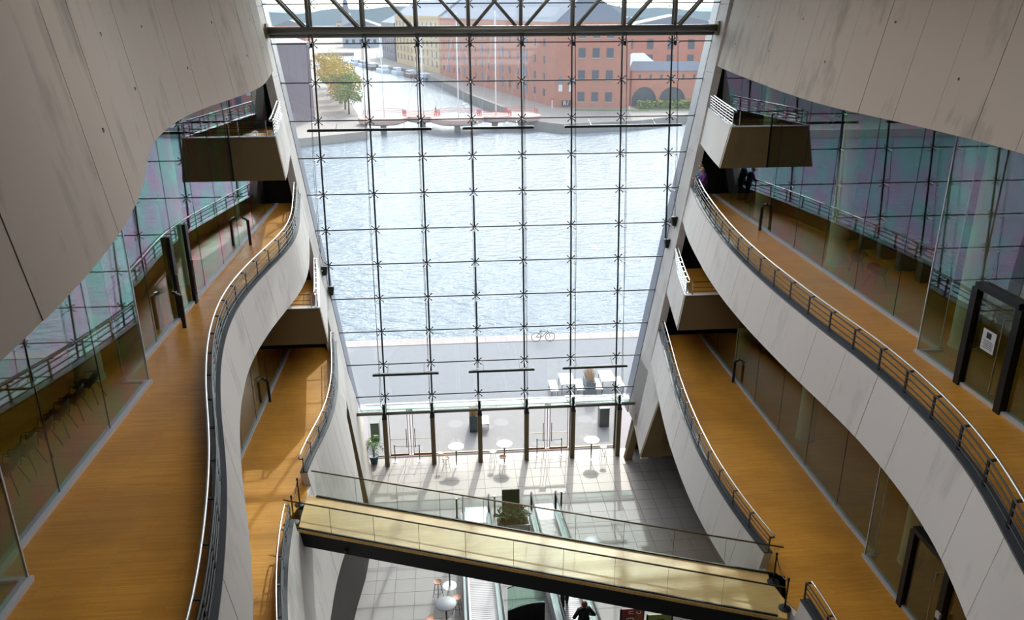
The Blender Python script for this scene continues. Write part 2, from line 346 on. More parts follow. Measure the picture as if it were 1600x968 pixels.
# lower left: the wall drops to the floor near the glass, further in it stops above a dark base
GL0, GL1 = 24.35, 21.6          # gap in the parapet where the footbridge meets the left gallery
GR0, GR1 = 18.75, 16.75         # and the right one
panels(SLB, 36.0, 31.4, const(5.5), const(Z_B), wbl, -1)
panels(SLB, 31.4, 29.0, lambda y: .9 + (y - 29.0) * 1.917, const(Z_B), wbl, -1, step=1.2)
panels(SLB, 29.0, 28.2, lambda y: .9 + (29.0 - y) * 2.19, const(Z_B), wbl, -1, step=.8)
panels(SLB, 28.2, GL0, const(2.65), const(Z_B), wbl, -1)
panels(SLB, GL0, GL1, const(2.65), const(6.56), wbl, -1)
panels(SLB, GL1, 4.0, const(2.65), const(Z_B), wbl, -1)
slab(SLB, [(29.2 - i * 1.7, 0, 2.63 if i else .9) for i in range(15)], .1, 'base_wall', 'dark_panel', wbl, -1)
for c in wbl.children:
    if c.name.startswith('base_wall'): c.location.x = -.16
coping(SLB, 36.0, GL0, Z_B, wbl, -1); coping(SLB, GL1, 4.0, Z_B, wbl, -1)
panels(SRB, 36.0, GR0, const(5.5), const(Z_B), wbr, 1)
panels(SRB, GR0, GR1, const(5.5), const(6.56), wbr, 1, step=2.0)
panels(SRB, GR1, 4.0, const(5.5), const(Z_B), wbr, 1)
coping(SRB, 36.0, GR0, Z_B, wbr, 1); coping(SRB, GR1, 4.0, Z_B, wbr, 1)
# fins beside the glass, and the stub balconies of the half levels
def finwall(name, xw, k, sign, label):
    e = empty(name, label=label, cat='wall', kind='structure'); zs = [2.1, 5.0, 8.5, 12.0, 15.6, 19.2, 22.2, ROOF]
    for a, b in zip(zs[:-1], zs[1:]):
        m = MB(); g = .006; a2, b2 = a + g, b - g
        P = []
        for th in (0, .36):
            for (y, z) in ((yfin(a2), a2), (yglass(a2) - .02, a2), (yglass(b2) - .02, b2), (yfin(b2), b2)):
                P.append((xw + k * z + sign * th, y, z))
        m.add(P, [(0, 1, 2, 3), (4, 7, 6, 5), (0, 4, 5, 1), (1, 5, 6, 2), (2, 6, 7, 3), (3, 7, 4, 0)]); m.build('panel', 'concrete', e)
    return e
fl = finwall('wall_fin_left', -4.664, kL, -1, 'narrow white concrete fin against the left-hand edge of the great window')
fr = finwall('wall_fin_right', 8.672, kR, 1, 'narrow white concrete fin against the right-hand edge of the great window')
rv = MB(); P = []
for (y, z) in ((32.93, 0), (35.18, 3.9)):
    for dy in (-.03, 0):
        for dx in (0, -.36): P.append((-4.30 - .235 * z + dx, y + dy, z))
rv.add(P, [(0, 1, 5, 4), (2, 6, 7, 3), (0, 2, 3, 1), (4, 5, 7, 6), (0, 4, 6, 2), (1, 3, 7, 5)]); rv.build('end_shade_plate', 'olive_plaster_and_shade', fl)  # thin plate painting the shade on the leg's concrete end
# pointed foot of the right fin and its shaded leg; the left one ends the same way
def foot(e, xw, k, sign, pts, legs, mode=None):
    m = MB(); n = len(pts)
    m.add([(xw + k * z, y, z) for (y, z) in pts] + [(xw + k * z + sign * .34, y, z) for (y, z) in pts],
          [tuple(range(n)), tuple(range(2 * n - 1, n - 1, -1))] + [(i, (i + 1) % n, (i + 1) % n + n, i + n) for i in range(n)])
    m.build('pointed_foot', 'concrete', e)
    if mode: return
    m = MB(); m.prism([(xw + k * 2.6, 2.6), (xw + k * 2.6 + sign * .36, 2.6), (xw + sign * .36 + legs, 0), (xw + legs, 0)], 'y', 35.65, 36.0); m.build('leg', 'olive_plaster_and_shade', e)  # concrete edge in shade; its darkness is put into the olive colour
foot(fr, 8.672, kR, 1, [(yfin(2.1), 2.1), (36.1, 2.1), (35.3, 1.9), (33.5, 1.35), (31.75, 5.4), (35.9, 5.5), (yfin(5.5), 5.5), (yglass(5.5) - .03, 5.5), (yglass(2.1) - .03, 2.1)], 0)
foot(fl, -4.30, -.235, -1, [(32.95, 0), (35.2, 0), (36.35, 1.9), (yglass(2.1) - .03, 2.1), (yglass(5.5) - .03, 5.5), (35.9, 5.5), (35.2, 3.9)], 0, 'x')
def stub(name, surf, y0, y1, zt, zb, zf, xe, sign, label):
    e = empty(name, label=label, cat='balcony', kind='structure')
    slab(surf, [(y0 + (y1 - y0) * i / 4, zb, zt) for i in range(5)], .2, 'side_panel', 'concrete', e, sign)
    a = surf(y0, zt); b = surf(y0, zb); gx = -8.03 if sign < 0 else 12.75
    m = MB(); m.prism([(b.x + sign * .01, zb), (xe + sign * (b.x - a.x) * -.0, zb), (xe, zt), (a.x + sign * .01, zt)], 'y', y0 - .02, y0 + .18); m.build('front_panel', 'olive_plaster_and_shade', e)
    c = (surf(y0, zf).x + surf(y1, zf).x) / 2
    m = MB(); m.prism([(surf(y0, zf).x + sign * .1, y0 + .15), (surf(y1, zf).x + sign * .1, y1), (xe, y1), (xe, y0 + .15)], 'z', zf - .45, zf); m.build('floor_plate', 'parquet', e)
    m = MB(); m.bx(min(a.x, xe), max(a.x, xe), y0 - .05, y0 + .2, zt, zt + .03); m.build('coping', 'white_trim', e)
    MB().bx(gx - .03, gx + .03, y0 - .07, y0 + .0, zb, zt + .5).build('glass_edge', 'dark_steel', e)
    coping(surf, y0, y1, zt, e, sign, .2).data.materials[0] = MAT['white_trim']
    return e
SLC = lambda y, z: SLE(y, z); SRC = lambda y, z: SRE(y, z)
def mixS(f1, z1, f2, z2, k):
    def s(y, z):
        t = (z - z1) / (z2 - z1); return Vector((f1(y, z1).x * (1 - t) + f2(y, z2).x * t, y, z))
    return s
SLm = mixS(SLA, Z_A, SLE, 19.5, kL); SRm = mixS(SRA, Z_A, SRE, 19.5, kR)
SLd = mixS(SLB, Z_B, SLA, 12.45, kL); SRd = mixS(SRB, Z_B, SRA, 12.45, kR)
bcl = stub('wall_balcony_upper_left', SLm, 30.55, 37.5, Z_C, 16.03, F_C, -9.75, -1, 'small concrete balcony box under the hanging left-hand wall with olive front')
bcr = stub('wall_balcony_upper_right', SRm, 31.2, 37.5, Z_C, 16.03, F_C, 15.35, 1, 'small concrete balcony box under the hanging right-hand wall with olive front')
bdl = stub('wall_balcony_middle_left', SLd, 31.3, 36.7, Z_D, 9.0, F_D, -10.2, -1, 'small concrete balcony box between the two left-hand galleries')
bdr = stub('wall_balcony_middle_right', SRd, 31.4, 36.7, Z_D, 9.0, F_D, 15.6, 1, 'small concrete balcony box between the two right-hand galleries')
# panel under the right lower gallery (olive, hanging over a portal)
pb = empty('wall_portal_right', label='olive plaster wall hanging behind the pointed concrete foot above the tiled floor', cat='wall', kind='structure')
MB().prism([(8.5, 2.45), (14.5, 2.45), (14.5, 5.6), (9.3, 5.6)], 'y', 31.9, 32.1).build('panel', 'olive_plaster_and_shade', pb)
MB().prism([(9.35, 2.95), (14.2, 2.95), (14.2, 5.3), (9.75, 5.3)], 'y', 31.87, 31.9).build('inset_panel', 'olive_plaster_and_shade', pb)
# ------------------------------------------------------------------ floors, ceilings, closing walls
def gallery_floor(name, surf, z, xe, y0, y1, sign, label, mat='parquet', th=.55, notch=None):
    m = MB(); n = 60; vs = []; fs = []
    for i in range(n + 1):
        y = y0 + (y1 - y0) * i / n; x = surf(y, z).x + sign * .2
        if notch and notch[0] > y > notch[1]: x = surf(y, z).x + sign * .02
        vs += [(x, y, z), (xe, y, z), (xe, y, z - th), (x, y, z - th)]
    for i in range(n):
        for q in range(4): fs.append((4 * i + q, 4 * i + (q + 1) % 4, 4 * i + 4 + (q + 1) % 4, 4 * i + 4 + q))
    fs += [(0, 1, 2, 3), (4 * n, 4 * n + 3, 4 * n + 2, 4 * n + 1)]
    m.add(vs, fs); o = m.build(name, mat); return tag(o, label, 'floor', kind='structure')
gallery_floor('floor_gallery_left', SLA, F_A, -15.5, 37.6, -6, -1, 'honey-coloured bamboo floor of the left-hand upper gallery')
gallery_floor('floor_gallery_right', SRA, F_A, 18.5, 37.6, -6, 1, 'honey-coloured bamboo floor of the right-hand upper gallery')
gallery_floor('floor_lower_left', SLB, F_B, -15.5, 36.6, -6, -1, 'honey-coloured bamboo floor of the left-hand lower gallery', notch=(GL0, GL1))
gallery_floor('floor_lower_right', SRB, F_B, 18.5, 36.6, -6, 1, 'honey-coloured bamboo floor of the right-hand lower gallery', notch=(GR0, GR1))
def ceil_slab(name, surf, z0, z1, xe, sign, label):
    m = MB(); n = 50; vs = []; fs = []
    for i in range(n + 1):
        y = 37.9 + (-6.4 - 37.9) * i / n; x = surf(y, z0).x + sign * .22
        vs += [(x, y, z0), (xe, y, z0), (xe, y, z1), (x, y, z1)]
    for i in range(n):
        for q in range(4): fs.append((4 * i + q, 4 * i + (q + 1) % 4, 4 * i + 4 + (q + 1) % 4, 4 * i + 4 + q))
    fs += [(0, 1, 2, 3), (4 * n, 4 * n + 3, 4 * n + 2, 4 * n + 1)]
    m.add(vs, fs); return tag(m.build(name, 'ceiling'), label, 'ceiling', kind='structure')
ceil_slab('ceiling_left', SLE, 19.55, 19.8, -15.5, -1, 'dark ceiling above the left-hand upper gallery rooms')
ceil_slab('ceiling_right', SRE, 19.55, 19.8, 18.5, 1, 'dark ceiling above the right-hand upper gallery rooms')
def shell(name, b, mat, label, cat='wall'):
    return tag(MB().bx(*b).build(name, mat), label, cat, kind='structure')
shell('wall_room_left', (-15.8, -15.5, -7, 38.2, 0, ROOF), 'room_wall', 'dark brown rear wall of the rooms behind the left-hand glass')
shell('wall_room_right', (18.5, 18.8, -7, 38.2, 0, ROOF), 'room_wall', 'dark brown rear wall of the rooms behind the right-hand glass')
shell('wall_back', (-15.8, 18.8, -7.4, -7.0, 0, ROOF), 'concrete_upper_dimmed', 'concrete wall closing the atrium behind the viewer')
# outer skin beside the atrium, leaning with the glass
def skin(name, x0, k, sign, xe, label):
    m = MB(); P = []
    for t in (0, .25):
        for (z, far) in ((0, 0), (0, 1), (ROOF, 1), (ROOF, 0)):
            x = xe if far else x0 + k * z + sign * .30
            P.append((x, yglass(z) - .45 + t if z else yglass(2) - .45 + t, z))
    m.add(P, [(0, 1, 2, 3), (4, 7, 6, 5), (0, 4, 5, 1), (1, 5, 6, 2), (2, 6, 7, 3), (3, 7, 4, 0)])
    return tag(m.build(name, 'dark_room'), label, 'wall', kind='structure')
skin('wall_front_left', -4.664, kL, -1, -15.8, 'black outer wall closing the left-hand galleries beside the great window')
skin('wall_front_right', 8.672, kR, 1, 18.8, 'black outer wall closing the right-hand galleries beside the great window')
# roof with a frosted strip added, out of view, to brighten the interior
rf = empty('roof', label='atrium roof with an added strip of frosted glass as fill light', cat='roof', kind='structure')
SX0, SX1, SY0, NS = -2.5, 7.0, 8.6, 8
MB().bx(-15.8, SX0, -7.4, 41.6, ROOF, ROOF + .4).build('roof_slab', 'concrete_upper_dimmed', rf)
MB().bx(SX1, 18.8, -7.4, 41.6, ROOF, ROOF + .4).build('roof_slab', 'concrete_upper_dimmed', rf)
MB().bx(SX0, SX1, -7.4, SY0, ROOF, ROOF + .4).build('roof_slab', 'concrete_upper_dimmed', rf)
MB().bx(SX0, SX1, SY0 + NS * 3.4 + .07, 41.6, ROOF, ROOF + .4).build('roof_slab', 'concrete_upper_dimmed', rf)
for i in range(NS):
    y0 = SY0 + i * 3.4
    MB().add([(SX0, y0 + .05, ROOF + .16), (SX1, y0 + .05, ROOF + .16), (SX1, y0 + 3.35, ROOF + .16), (SX0, y0 + 3.35, ROOF + .16)], [(0, 1, 2, 3)]).build('roof_fill_pane', 'glass_frosted_fill', rf)
    MB().bx(SX0, SX1, y0 + 3.33, y0 + 3.47, ROOF, ROOF + .3).build('roof_rib', 'grey_steel', rf)
# ground floor: one tile per object where it shows largest, the rest as one bed of tiles
gf = empty('floor_ground', label='pale grey stone tile floor of the entrance hall', cat='floor', kind='structure')
MB().bx(-15.8, 18.8, -7.4, 37.0, -.3, -.012).build('tile_bed', 'tile_joint', gf)
TS = .8; tiles = []
for i in range(-7, 16):
    for j in range(-9, 46):
        x, y = .1 + i * TS, 36.9 - (j + 10) * TS + .4
        if y > 36.9 - TS / 2 + .01 or y < -6.5: continue
        tiles.append((x, y))
def vis(t): return -4.3 < t[0] < 9.4 and 20.0 < t[1]
tiles.sort(key=lambda t: (not vis(t), t[0] ** 2 + t[1] ** 2 + (0 if vis(t) else 9e3)))
tm = MB().box((0, 0, 0), (TS - .014, TS - .014, .024)); tme = tm.mesh('tile'); tme.materials.append(MAT['floor_tile'])
for (x, y) in tiles[:300]: inst(tme, 'tile', gf, (x, y, random.uniform(-.001, .001)))
rest = MB()
for (x, y) in tiles[300:]: rest.box((x, y, 0), (TS - .014, TS - .014, .024))
rest.bx(-15.5, .1 - 7.5 * TS, -6.5, 36.9, -.012, .01); rest.bx(.1 + 15.5 * TS, 18.5, -6.5, 36.9, -.012, .01)
tag(rest.build('tiles', 'floor_tile', gf), kind='stuff')
# round columns behind the inner glass
cm = MB().lathe([(.36, 0), (.36, .06), (.33, .07), (.33, 5.95)], n=24).mesh('column'); cm.materials.append(MAT['column'])
for p in cm.polygons: p.use_smooth = True
cm.set_sharp_from_angle(angle=R(40))
for side, xs, lv in (('left', -8.95, 'upper'), ('left', -9.0, 'lower'), ('right', 13.5, 'upper'), ('right', 13.3, 'lower')):
    for q, y in enumerate((33.0, 26.0, 18.6)):
        z = F_A if lv == 'upper' else F_B
        o = inst(cm, 'column', None, (xs, y, z)); o.scale = (1, 1, 1.0 if lv == 'upper' else 1.0)
        tag(o, 'round grey-green column behind the %s-hand %s gallery glass, %s' % (side, lv, ('closest to the great window', 'the middle of three', 'nearest the viewer')[q]), 'column', 'round columns behind the inner glass', 'structure')
# ------------------------------------------------------------------ the great window
COLX = [-6.017 + 2.4 * i for i in range(-1, 9)]
def rowz(j): return 20.568 - (j - 1) * 1.714
def xl(z): return -4.664 + kL * z
def xr(z): return 8.672 + kR * z
def clip(poly, f):
    out = []
    for i in range(len(poly)):
        a, b = poly[i], poly[(i + 1) % len(poly)]; fa, fb = f(a), f(b)
        if fa >= 0: out.append(a)
        if fa * fb < 0:
            t = fa / (fa - fb); out.append((a[0] + (b[0] - a[0]) * t, a[1] + (b[1] - a[1]) * t))
    return out
win = empty('window_1', (0, 0, 0), label='huge leaning glass wall of square panes on star-shaped fittings facing the harbour', cat='window', kind='structure')
def G(x, z, off=0.0):     # a point on the leaning glass, off = metres inward
    return Vector((x, yglass(z) - off, z))
xs_all = [-10.9] + COLX + [16.0]
for j in range(-1, 12):
    zt, zb = rowz(j) - .012, max(rowz(j + 1) + .012, 3.05)
    if j == -1: zt = ROOF
    if zt - zb < .1: continue
    for i in range(len(xs_all) - 1):
        poly = [(xs_all[i] + .012, zb), (xs_all[i + 1] - .012, zb), (xs_all[i + 1] - .012, zt), (xs_all[i] + .012, zt)]
        poly = clip(poly, lambda p: p[0] - xl(p[1]) - .02); poly = clip(poly, lambda p: xr(p[1]) - .02 - p[0]) if poly else poly
        if len(poly) < 3: continue
        ar = abs(sum(poly[q][0] * poly[(q + 1) % len(poly)][1] - poly[(q + 1) % len(poly)][0] * poly[q][1] for q in range(len(poly)))) / 2
        if ar < .02: continue
        n = len(poly); m = MB()
        m.add([G(x, z, -.012) for x, z in poly] + [G(x, z, .012) for x, z in poly], [tuple(range(n)), tuple(range(2 * n - 1, n - 1, -1))] + [(k, k + n, (k + 1) % n + n, (k + 1) % n) for k in range(n)])
        m.build('pane', 'glass_facade', win)
for j in range(0, 12):
    z = rowz(j); m = MB(); m.bar(G(xl(z), z), G(xr(z), z), .045, .05); m.build('horizontal_joint', 'gasket', win)
def zspan(x):
    lo = 3.05
    if x < -4.664: lo = max(lo, (x + 4.664) / kL)
    if x > 8.672: lo = max(lo, (x - 8.672) / kR)
    return lo
spider = MB()
for a, b in ((1, 1), (1, -1), (-1, 1), (-1, -1)):
    spider.bar((0, -.07, 0), (.17 * a, -.03, .17 * b), .035); spider.tube([(.17 * a, -.05, .17 * b), (.17 * a, .0, .17 * b)], .034, 8)
spider.tube([(0, -.11, 0), (0, .0, 0)], .05, 8)
spm = spider.mesh('spider'); spm.materials.append(MAT['dark_steel'])
for i, x in enumerate(COLX):
    lo = zspan(x)
    MB().bar(G(x, lo, .0), G(x, ROOF, .0), .05, .045).build('vertical_joint', 'gasket', win)
    MB().tube([G(x, lo + .05, .07), G(x, 21.6, .07)], .042, 6).build('hanging_rod', 'dark_steel', win)
    side = -1 if x < 2.4 else 1
    cable = []
    for j in range(0, 12):
        z = rowz(j)
        if z < lo + .15: continue
        inst(spm, 'spider', win, G(x, z, .02))
        if j < 1: continue
        L_ = .45 + .058 * (j - 1); lat = .13 * (x - 2.4) / 7.0 * 1.4
        tip = G(x, z, L_) + Vector((lat, 0, -.02)); cable.append(tip)
        m = MB(); m.tube([G(x, z, .08), tip], .024, 6); m.tube([tip + Vector((0, -.05, 0)), tip + Vector((0, .05, 0))], .04, 6); m.build('strut', 'white_trim', win)
    if len(cable) > 1:
        top = Vector((x, 38.75, 21.0)); bot = Vector((x, 36.27, 3.1)) if -3.7 < x < 8.6 else cable[-1] + Vector((0, 0, -.5))
        pts = [top] + cable + [bot]
        MB().tube(pts, .011, 4).build('cable', 'dark_steel', win)
        MB().tube([p + Vector((.07 * side, 0, 0)) for p in (top, cable[len(cable) // 2], bot)], .008, 4).build('cable', 'dark_steel', win)
# outer granite returns beyond the glass
for nm, f, sg in (('outer_return', xl, 1), ('outer_return', xr, -1)):
    m = MB(); P = []
    for t in (0, .5):
        for z, d in ((2.0, .0), (2.0, .95), (ROOF, .95), (ROOF, .0)):
            P.append((f(z) - sg * t + sg * .02, yglass(z) + .03 + d, z))
    m.add(P, [(0, 1, 2, 3), (4, 7, 6, 5), (0, 4, 5, 1), (1, 5, 6, 2), (2, 6, 7, 3), (3, 7, 4, 0)]); m.build(nm, 'outer_granite', win)
# convector bars hung inside the glass
def heater(x0, x1, y, z, label, group):
    e = empty('convector_heater', ((x0 + x1) / 2, y, z), label=label, cat='heater', group=group); h = (x1 - x0) / 2
    MB().bx(-h, h, -.09, .09, -.055, .045).build('casing', 'dark_steel', e); MB().bx(-h + .03, h - .03, -.06, .06, .045, .06).build('grille', 'black_steel', e)
    for sx in (-h * .55, h * .55): MB().bar((sx, .05, .05), (sx, .75, .2), .03).build('bracket', 'dark_steel', e)
for k, (a, b) in enumerate(((-6.45, -.72), (.72, 4.08), (5.55, 11.2))):
    heater(a, b, 38.2, 16.8, ('long dark heater bar across the upper window panes beside the left-hand fin', 'short dark heater bar across the middle of the upper window panes', 'long dark heater bar across the upper window panes beside the right-hand fin')[k], 'upper heater bars')
for k, (a, b) in enumerate(((-4.06, -.8), (.68, 3.98), (5.4, 8.7))):
    heater(a, b, 36.3, 5.14, ('dark heater bar over the entrance door beside the potted palm', 'dark heater bar across the lower window panes between the two entrance doors', 'dark heater bar in front of the white outdoor tables')[k], 'lower heater bars')
# truss across the top
tr = empty('roof_truss', (0, 0, 0), label='double tubular steel truss spanning the top of the great window', cat='truss')
CH = Vector((0, 38.75, 21.16))
MB().tube([(xl(21.16) + .1, 38.75, 21.16), (xr(21.16) - .1, 38.75, 21.16)], .165, 14).build('lower_chord', 'grey_steel', tr, True)
MB().tube([(xl(20.95) + .1, 39.05, 20.93), (xr(20.95) - .1, 39.05, 20.93)], .10, 10).build('lower_chord', 'grey_steel', tr, True)
for y in (38.75, 39.25): MB().tube([(xl(23.6) + .1, y, 23.7), (xr(23.6) - .1, y, 23.7)], .13, 12).build('upper_chord', 'grey_steel', tr, True)
for x in (xl(21.16) + .08, xr(21.16) - .08):
    m = MB(); m.box((x, 38.75, 21.16), (.09, .5, .62)); m.build('end_plate', 'brown_steel', tr)
for i, x in enumerate(COLX[1:9]):
    for (yy, dx, r) in ((38.75, 0, .085), (39.25, .03, .075)):
        MB().tube([(x + dx - .06, yy, 21.1), (x + dx - .06, yy, 23.7)], r, 8).build('upright', 'grey_steel', tr, True)
        dirs = [-1] if i < 3 else ([-1, 1] if i in (3, 4) else [1])
        for d in dirs:
            MB().tube([(x + dx - .06 + d * .14, yy, 21.2), (x + dx - .06 + d * 2.4, yy, 23.7)], r * .9, 8).build('diagonal', 'grey_steel', tr, True)
    m = MB(); m.bar((x - .06, 38.75, 21.05), (x - .06, 38.78, 20.45), .03); m.bar((x + .05, 38.75, 21.05), (x + .05, 38.78, 20.45), .03); m.box((x, 38.78, 20.52), (.14, .1, .2)); m.build('hanger', 'dark_steel', tr)
# entrance frames, tube, shelf glass and ground-floor glazing
PX = COLX[2:8]
for k, x in enumerate(PX):
    e = empty('steel_frame', (x, 36.27, 0), label='brown steel entrance post with an arm out to the glass, %s from the potted palm' % ('first', 'second', 'third', 'fourth', 'fifth', 'sixth')[k], cat='post', group='entrance posts')
    m = MB(); m.prism([(-.11, -.16), (.11, -.16), (.11, .16), (-.11, .16)], 'z', 0, 2.72); m.build('inner_post', 'brown_steel', e)
    MB().bx(-.05, .05, .66, .84, 0, 2.95).build('outer_post', 'dark_steel', e)
    m = MB(); m.bar((0, .12, 2.86), (0, 1.02, 3.02), .1, .2); m.build('arm', 'grey_steel', e)
    MB().bx(-.12, .12, -.17, .17, 2.72, 2.82).bx(-.09, .09, -.12, .12, 2.82, 3.06).build('head', 'dark_steel', e)
    MB().tube([(0, 0, 3.06), (0, .02, 3.5)], .065, 8).build('cable_anchor', 'black_steel', e)
tb = MB(); tb.tube([(-5.0, 36.36, 2.95), (9.2, 36.36, 2.95)], .085, 12)
tag(tb.build('tube_beam', 'grey_steel', None, True), 'round steel tube running along the tops of the entrance posts', 'beam')
sh = empty('glass_shelf', (0, 0, 0), label='horizontal strip of greenish glass between the entrance tube and the window', cat='glass shelf')
for a, b in zip([-4.95] + PX, PX + [9.1]): MB().bx(a + .06, b - .06, 36.48, 37.22, 3.02, 3.036).build('pane', 'glass_green', sh)
ent = empty('window_2', (0, 37.2, 0), label='clear ground-floor glazing between the entrance posts', cat='window', kind='structure')
ed = [-4.62] + PX + [8.72]
for k, (a, b) in enumerate(zip(ed[:-1], ed[1:])):
    if k in (1, 4): continue
    MB().bx(a + .03, b - .03, -.012, .012, .06, 3.0).build('pane', 'glass_clear', ent); MB().bx(a, b, -.05, .05, 0, .06).build('sill', 'brown_steel', ent)
MB().bx(-4.62, 8.72, -.04, .04, 2.98, 3.05).build('head_rail', 'white_trim', ent)
for n_, (a, b) in enumerate(((PX[0], PX[1]), (PX[3], PX[4]))):
    e = empty('door_%d' % (n_ + 1), (0, 37.2, 0), label=('glass double door between the first two entrance posts with a green exit sign', 'glass double door between the fourth and fifth entrance posts with a green exit sign')[n_], cat='door', kind='structure')
    c = (a + b) / 2
    for s0, s1 in ((a + .1, c - .12), (c + .12, b - .1)):
        lf = MB().bx(s0 + .03, s1 - .03, -.01, .01, .1, 2.5).build('door_leaf', 'glass_clear', e)
        m = MB(); m.bx(s0, s0 + .03, -.025, .025, .05, 2.53); m.bx(s1 - .03, s1, -.025, .025, .05, 2.53); m.bx(s0, s1, -.025, .025, .05, .1); m.bx(s0, s1, -.025, .025, 2.5, 2.53); m.bx(s0, s1, -.02, .02, .96, .985); m.build('leaf_frame', 'brown_steel', lf)
        hx = s1 - .1 if s0 < c - .2 else s0 + .1
        MB().tube([(hx, -.07, .5), (hx, -.07, 1.6)], .02, 6).build('handle', 'black_steel', lf)
    MB().bx(c - .015, c + .015, -.03, .03, 0, 2.55).build('middle_post', 'brown_steel', e)
    MB().bx(a + .05, b - .05, -.05, .05, 2.56, 2.62).build('transom', 'grey_steel', e)
    MB().bx(a + .08, b - .08, -.01, .01, 2.64, 2.96).build('fanlight', 'glass_clear', e)
    MB().bx(a, b, -.06, .06, 0, .05).build('threshold', 'wood_orange', e)
    sg = MB().bx(c - .17, c + .17, -.1, -.05, 2.6, 2.78).build('exit_sign', 'exit_green', e)
    m = MB(); m.bx(c - .11, c - .03, -.105, -.1, 2.65, 2.73); m.prism([(c, 2.69), (c + .07, 2.65), (c + .07, 2.73)], 'y', -.105, -.1); m.build('pictogram', 'print_white', sg)

# ------------------------------------------------------------------ railings
def railing(surf, y0, y1, z, sign, label, group, hgt=.56, inset=.10, step=1.2, bars=3, both=True, bright=False):
    o0 = surf(y0, z) + Vector((sign * inset, 0, .045)); e = empty('railing', o0, label=label, cat='railing', group=group)
    n = max(1, round(abs(y1 - y0) / step)); ys = [y0 + (y1 - y0) * i / n for i in range(n + 1)]
    P = lambda y, h, d=0.0: surf(y, z) + Vector((sign * (inset + d), 0, .045 + h)) - o0
    fine = [y0 + (y1 - y0) * i / (4 * n) for i in range(4 * n + 1)]
    mat = 'steel' if bright else 'black_steel'
    for y in ys:
        m = MB(); m.bar(P(y, 0), P(y, hgt - .05), .065, .026, up=(1, 0, 0)); m.bar(P(y, hgt - .06, -.02), P(y, hgt - .045, .13), .06, .026); m.tube([P(y, hgt - .05, .13), P(y, hgt - .0, .13)], .012, 5); m.build('post', mat, e)
    for b in range(bars):
        MB().tube([P(y, .07 + b * (hgt - .1) / bars) for y in fine], .016, 5).build('bar', mat, e)
    MB().tube([P(y, hgt - .03) for y in fine], .02, 5).build('top_bar', mat, e)
    MB().tube([P(y, hgt, .13) for y in fine], .026, 8).build('handrail', 'steel', e, True)
    return e
railing(SLA, 36.9, 3.0, Z_A, -1, 'long curving black railing with bright handrail on the left-hand upper gallery', 'gallery railings')
railing(SRA, 36.9, 3.0, Z_A, 1, 'long curving black railing with bright handrail on the right-hand upper gallery', 'gallery railings')
railing(SLB, 35.8, GL0, Z_B, -1, 'curving black railing on the left-hand lower gallery between footbridge and window', 'gallery railings')
railing(SLB, GL1, 4.3, Z_B, -1, 'curving black railing on the left-hand lower gallery on the near side of the footbridge', 'gallery railings')
railing(SRB, 35.8, GR0, Z_B, 1, 'curving black railing on the right-hand lower gallery between footbridge and window', 'gallery railings')
railing(SRB, GR1, 4.3, Z_B, 1, 'black railing on the right-hand lower gallery on the near side of the footbridge', 'gallery railings')
for sf, y0, z, sg, xe, lb in ((SLm, 30.7, Z_C, -1, -9.7, 'upper left'), (SRm, 31.35, Z_C, 1, 15.3, 'upper right'), (SLd, 31.45, Z_D, -1, -10.1, 'middle left'), (SRd, 31.55, Z_D, 1, 15.5, 'middle right')):
    railing(sf, 37.3 if z == Z_C else 36.5, y0, z, sg, 'pale barred railing on the side of the %s balcony box' % lb, 'balcony railings', bright=True, bars=4, step=.75, inset=.06)
    a = sf(y0, z).x + sg * .3; e = empty('railing', (a, y0 - .12, z + .03), label='thin steel railing along the olive front of the %s balcony box' % lb, cat='railing', group='balcony front railings')
    L_ = xe - a
    for q in range(4): MB().bar((L_ * q / 3, 0, 0), (L_ * q / 3, 0, .56), .035).build('post', 'steel', e)
    for h in (.14, .30, .56): MB().tube([(0, 0, h), (L_, 0, h)], .012 if h < .5 else .02, 6).build('bar' if h < .5 else 'handrail', 'dark_steel', e)

# ------------------------------------------------------------------ inner glass walls of the rooms
def inner_glass(name, x, y0, y1, z0, z1, label, step=2.4, jog=None, gm='glass_inner'):
    e = empty(name, (0, 0, 0), label=label, cat='glass wall', kind='structure')
    n = max(1, round(abs(y0 - y1) / step)); h = (y1 - y0) / n
    for i in range(n):
        a, b = y0 + i * h, y0 + (i + 1) * h
        MB().bx(x - .008, x + .008, min(a, b) + .006, max(a, b) - .006, z0 + .08, z1).build('pane', gm, e)
        if i: MB().bx(x - .012, x + .012, a - .006, a + .006, z0 + .08, z1).build('joint', 'gasket', e)
    MB().bx(x - .09, x + .09, min(y0, y1), max(y0, y1), z0, z0 + .08).build('sill', 'white_trim', e)
    if jog is not None:
        MB().bx(min(x, jog), max(x, jog), y1 - .008, y1 + .008, z0 + .08, z1).build('return_pane', gm, e)
        MB().bx(min(x, jog) - .06, max(x, jog) + .06, y1 - .06, y1 + .06, z0, z0 + .06).build('return_sill', 'white_trim', e)
        for xx in (x, jog): MB().bx(xx - .018, xx + .018, y1 - .018, y1 + .018, z0 + .06, z1).build('edge_strip', 'white_trim', e)
    return e
ZC = 19.5
inner_glass('window_3', -8.03, 37.3, 18.3, F_A, ZC, 'tall room glazing along the left-hand upper gallery beyond the row of chairs', jog=-7.44)
inner_glass('window_4', -7.44, 18.3, 11.0, F_A, ZC, 'tall room glazing in front of the row of black chairs', jog=-6.88)
inner_glass('window_5', -6.88, 11.0, 2.0, F_A, ZC, 'tall room glazing at the near end of the left-hand upper gallery')
inner_glass('window_6', 12.75, 37.2, 18.4, F_A, ZC, 'tall room glazing along the right-hand upper gallery in front of two chairs', jog=12.13)
inner_glass('window_7', 12.13, 16.5, 2.0, F_A, ZC, 'tall room glazing at the near end of the right-hand upper gallery')
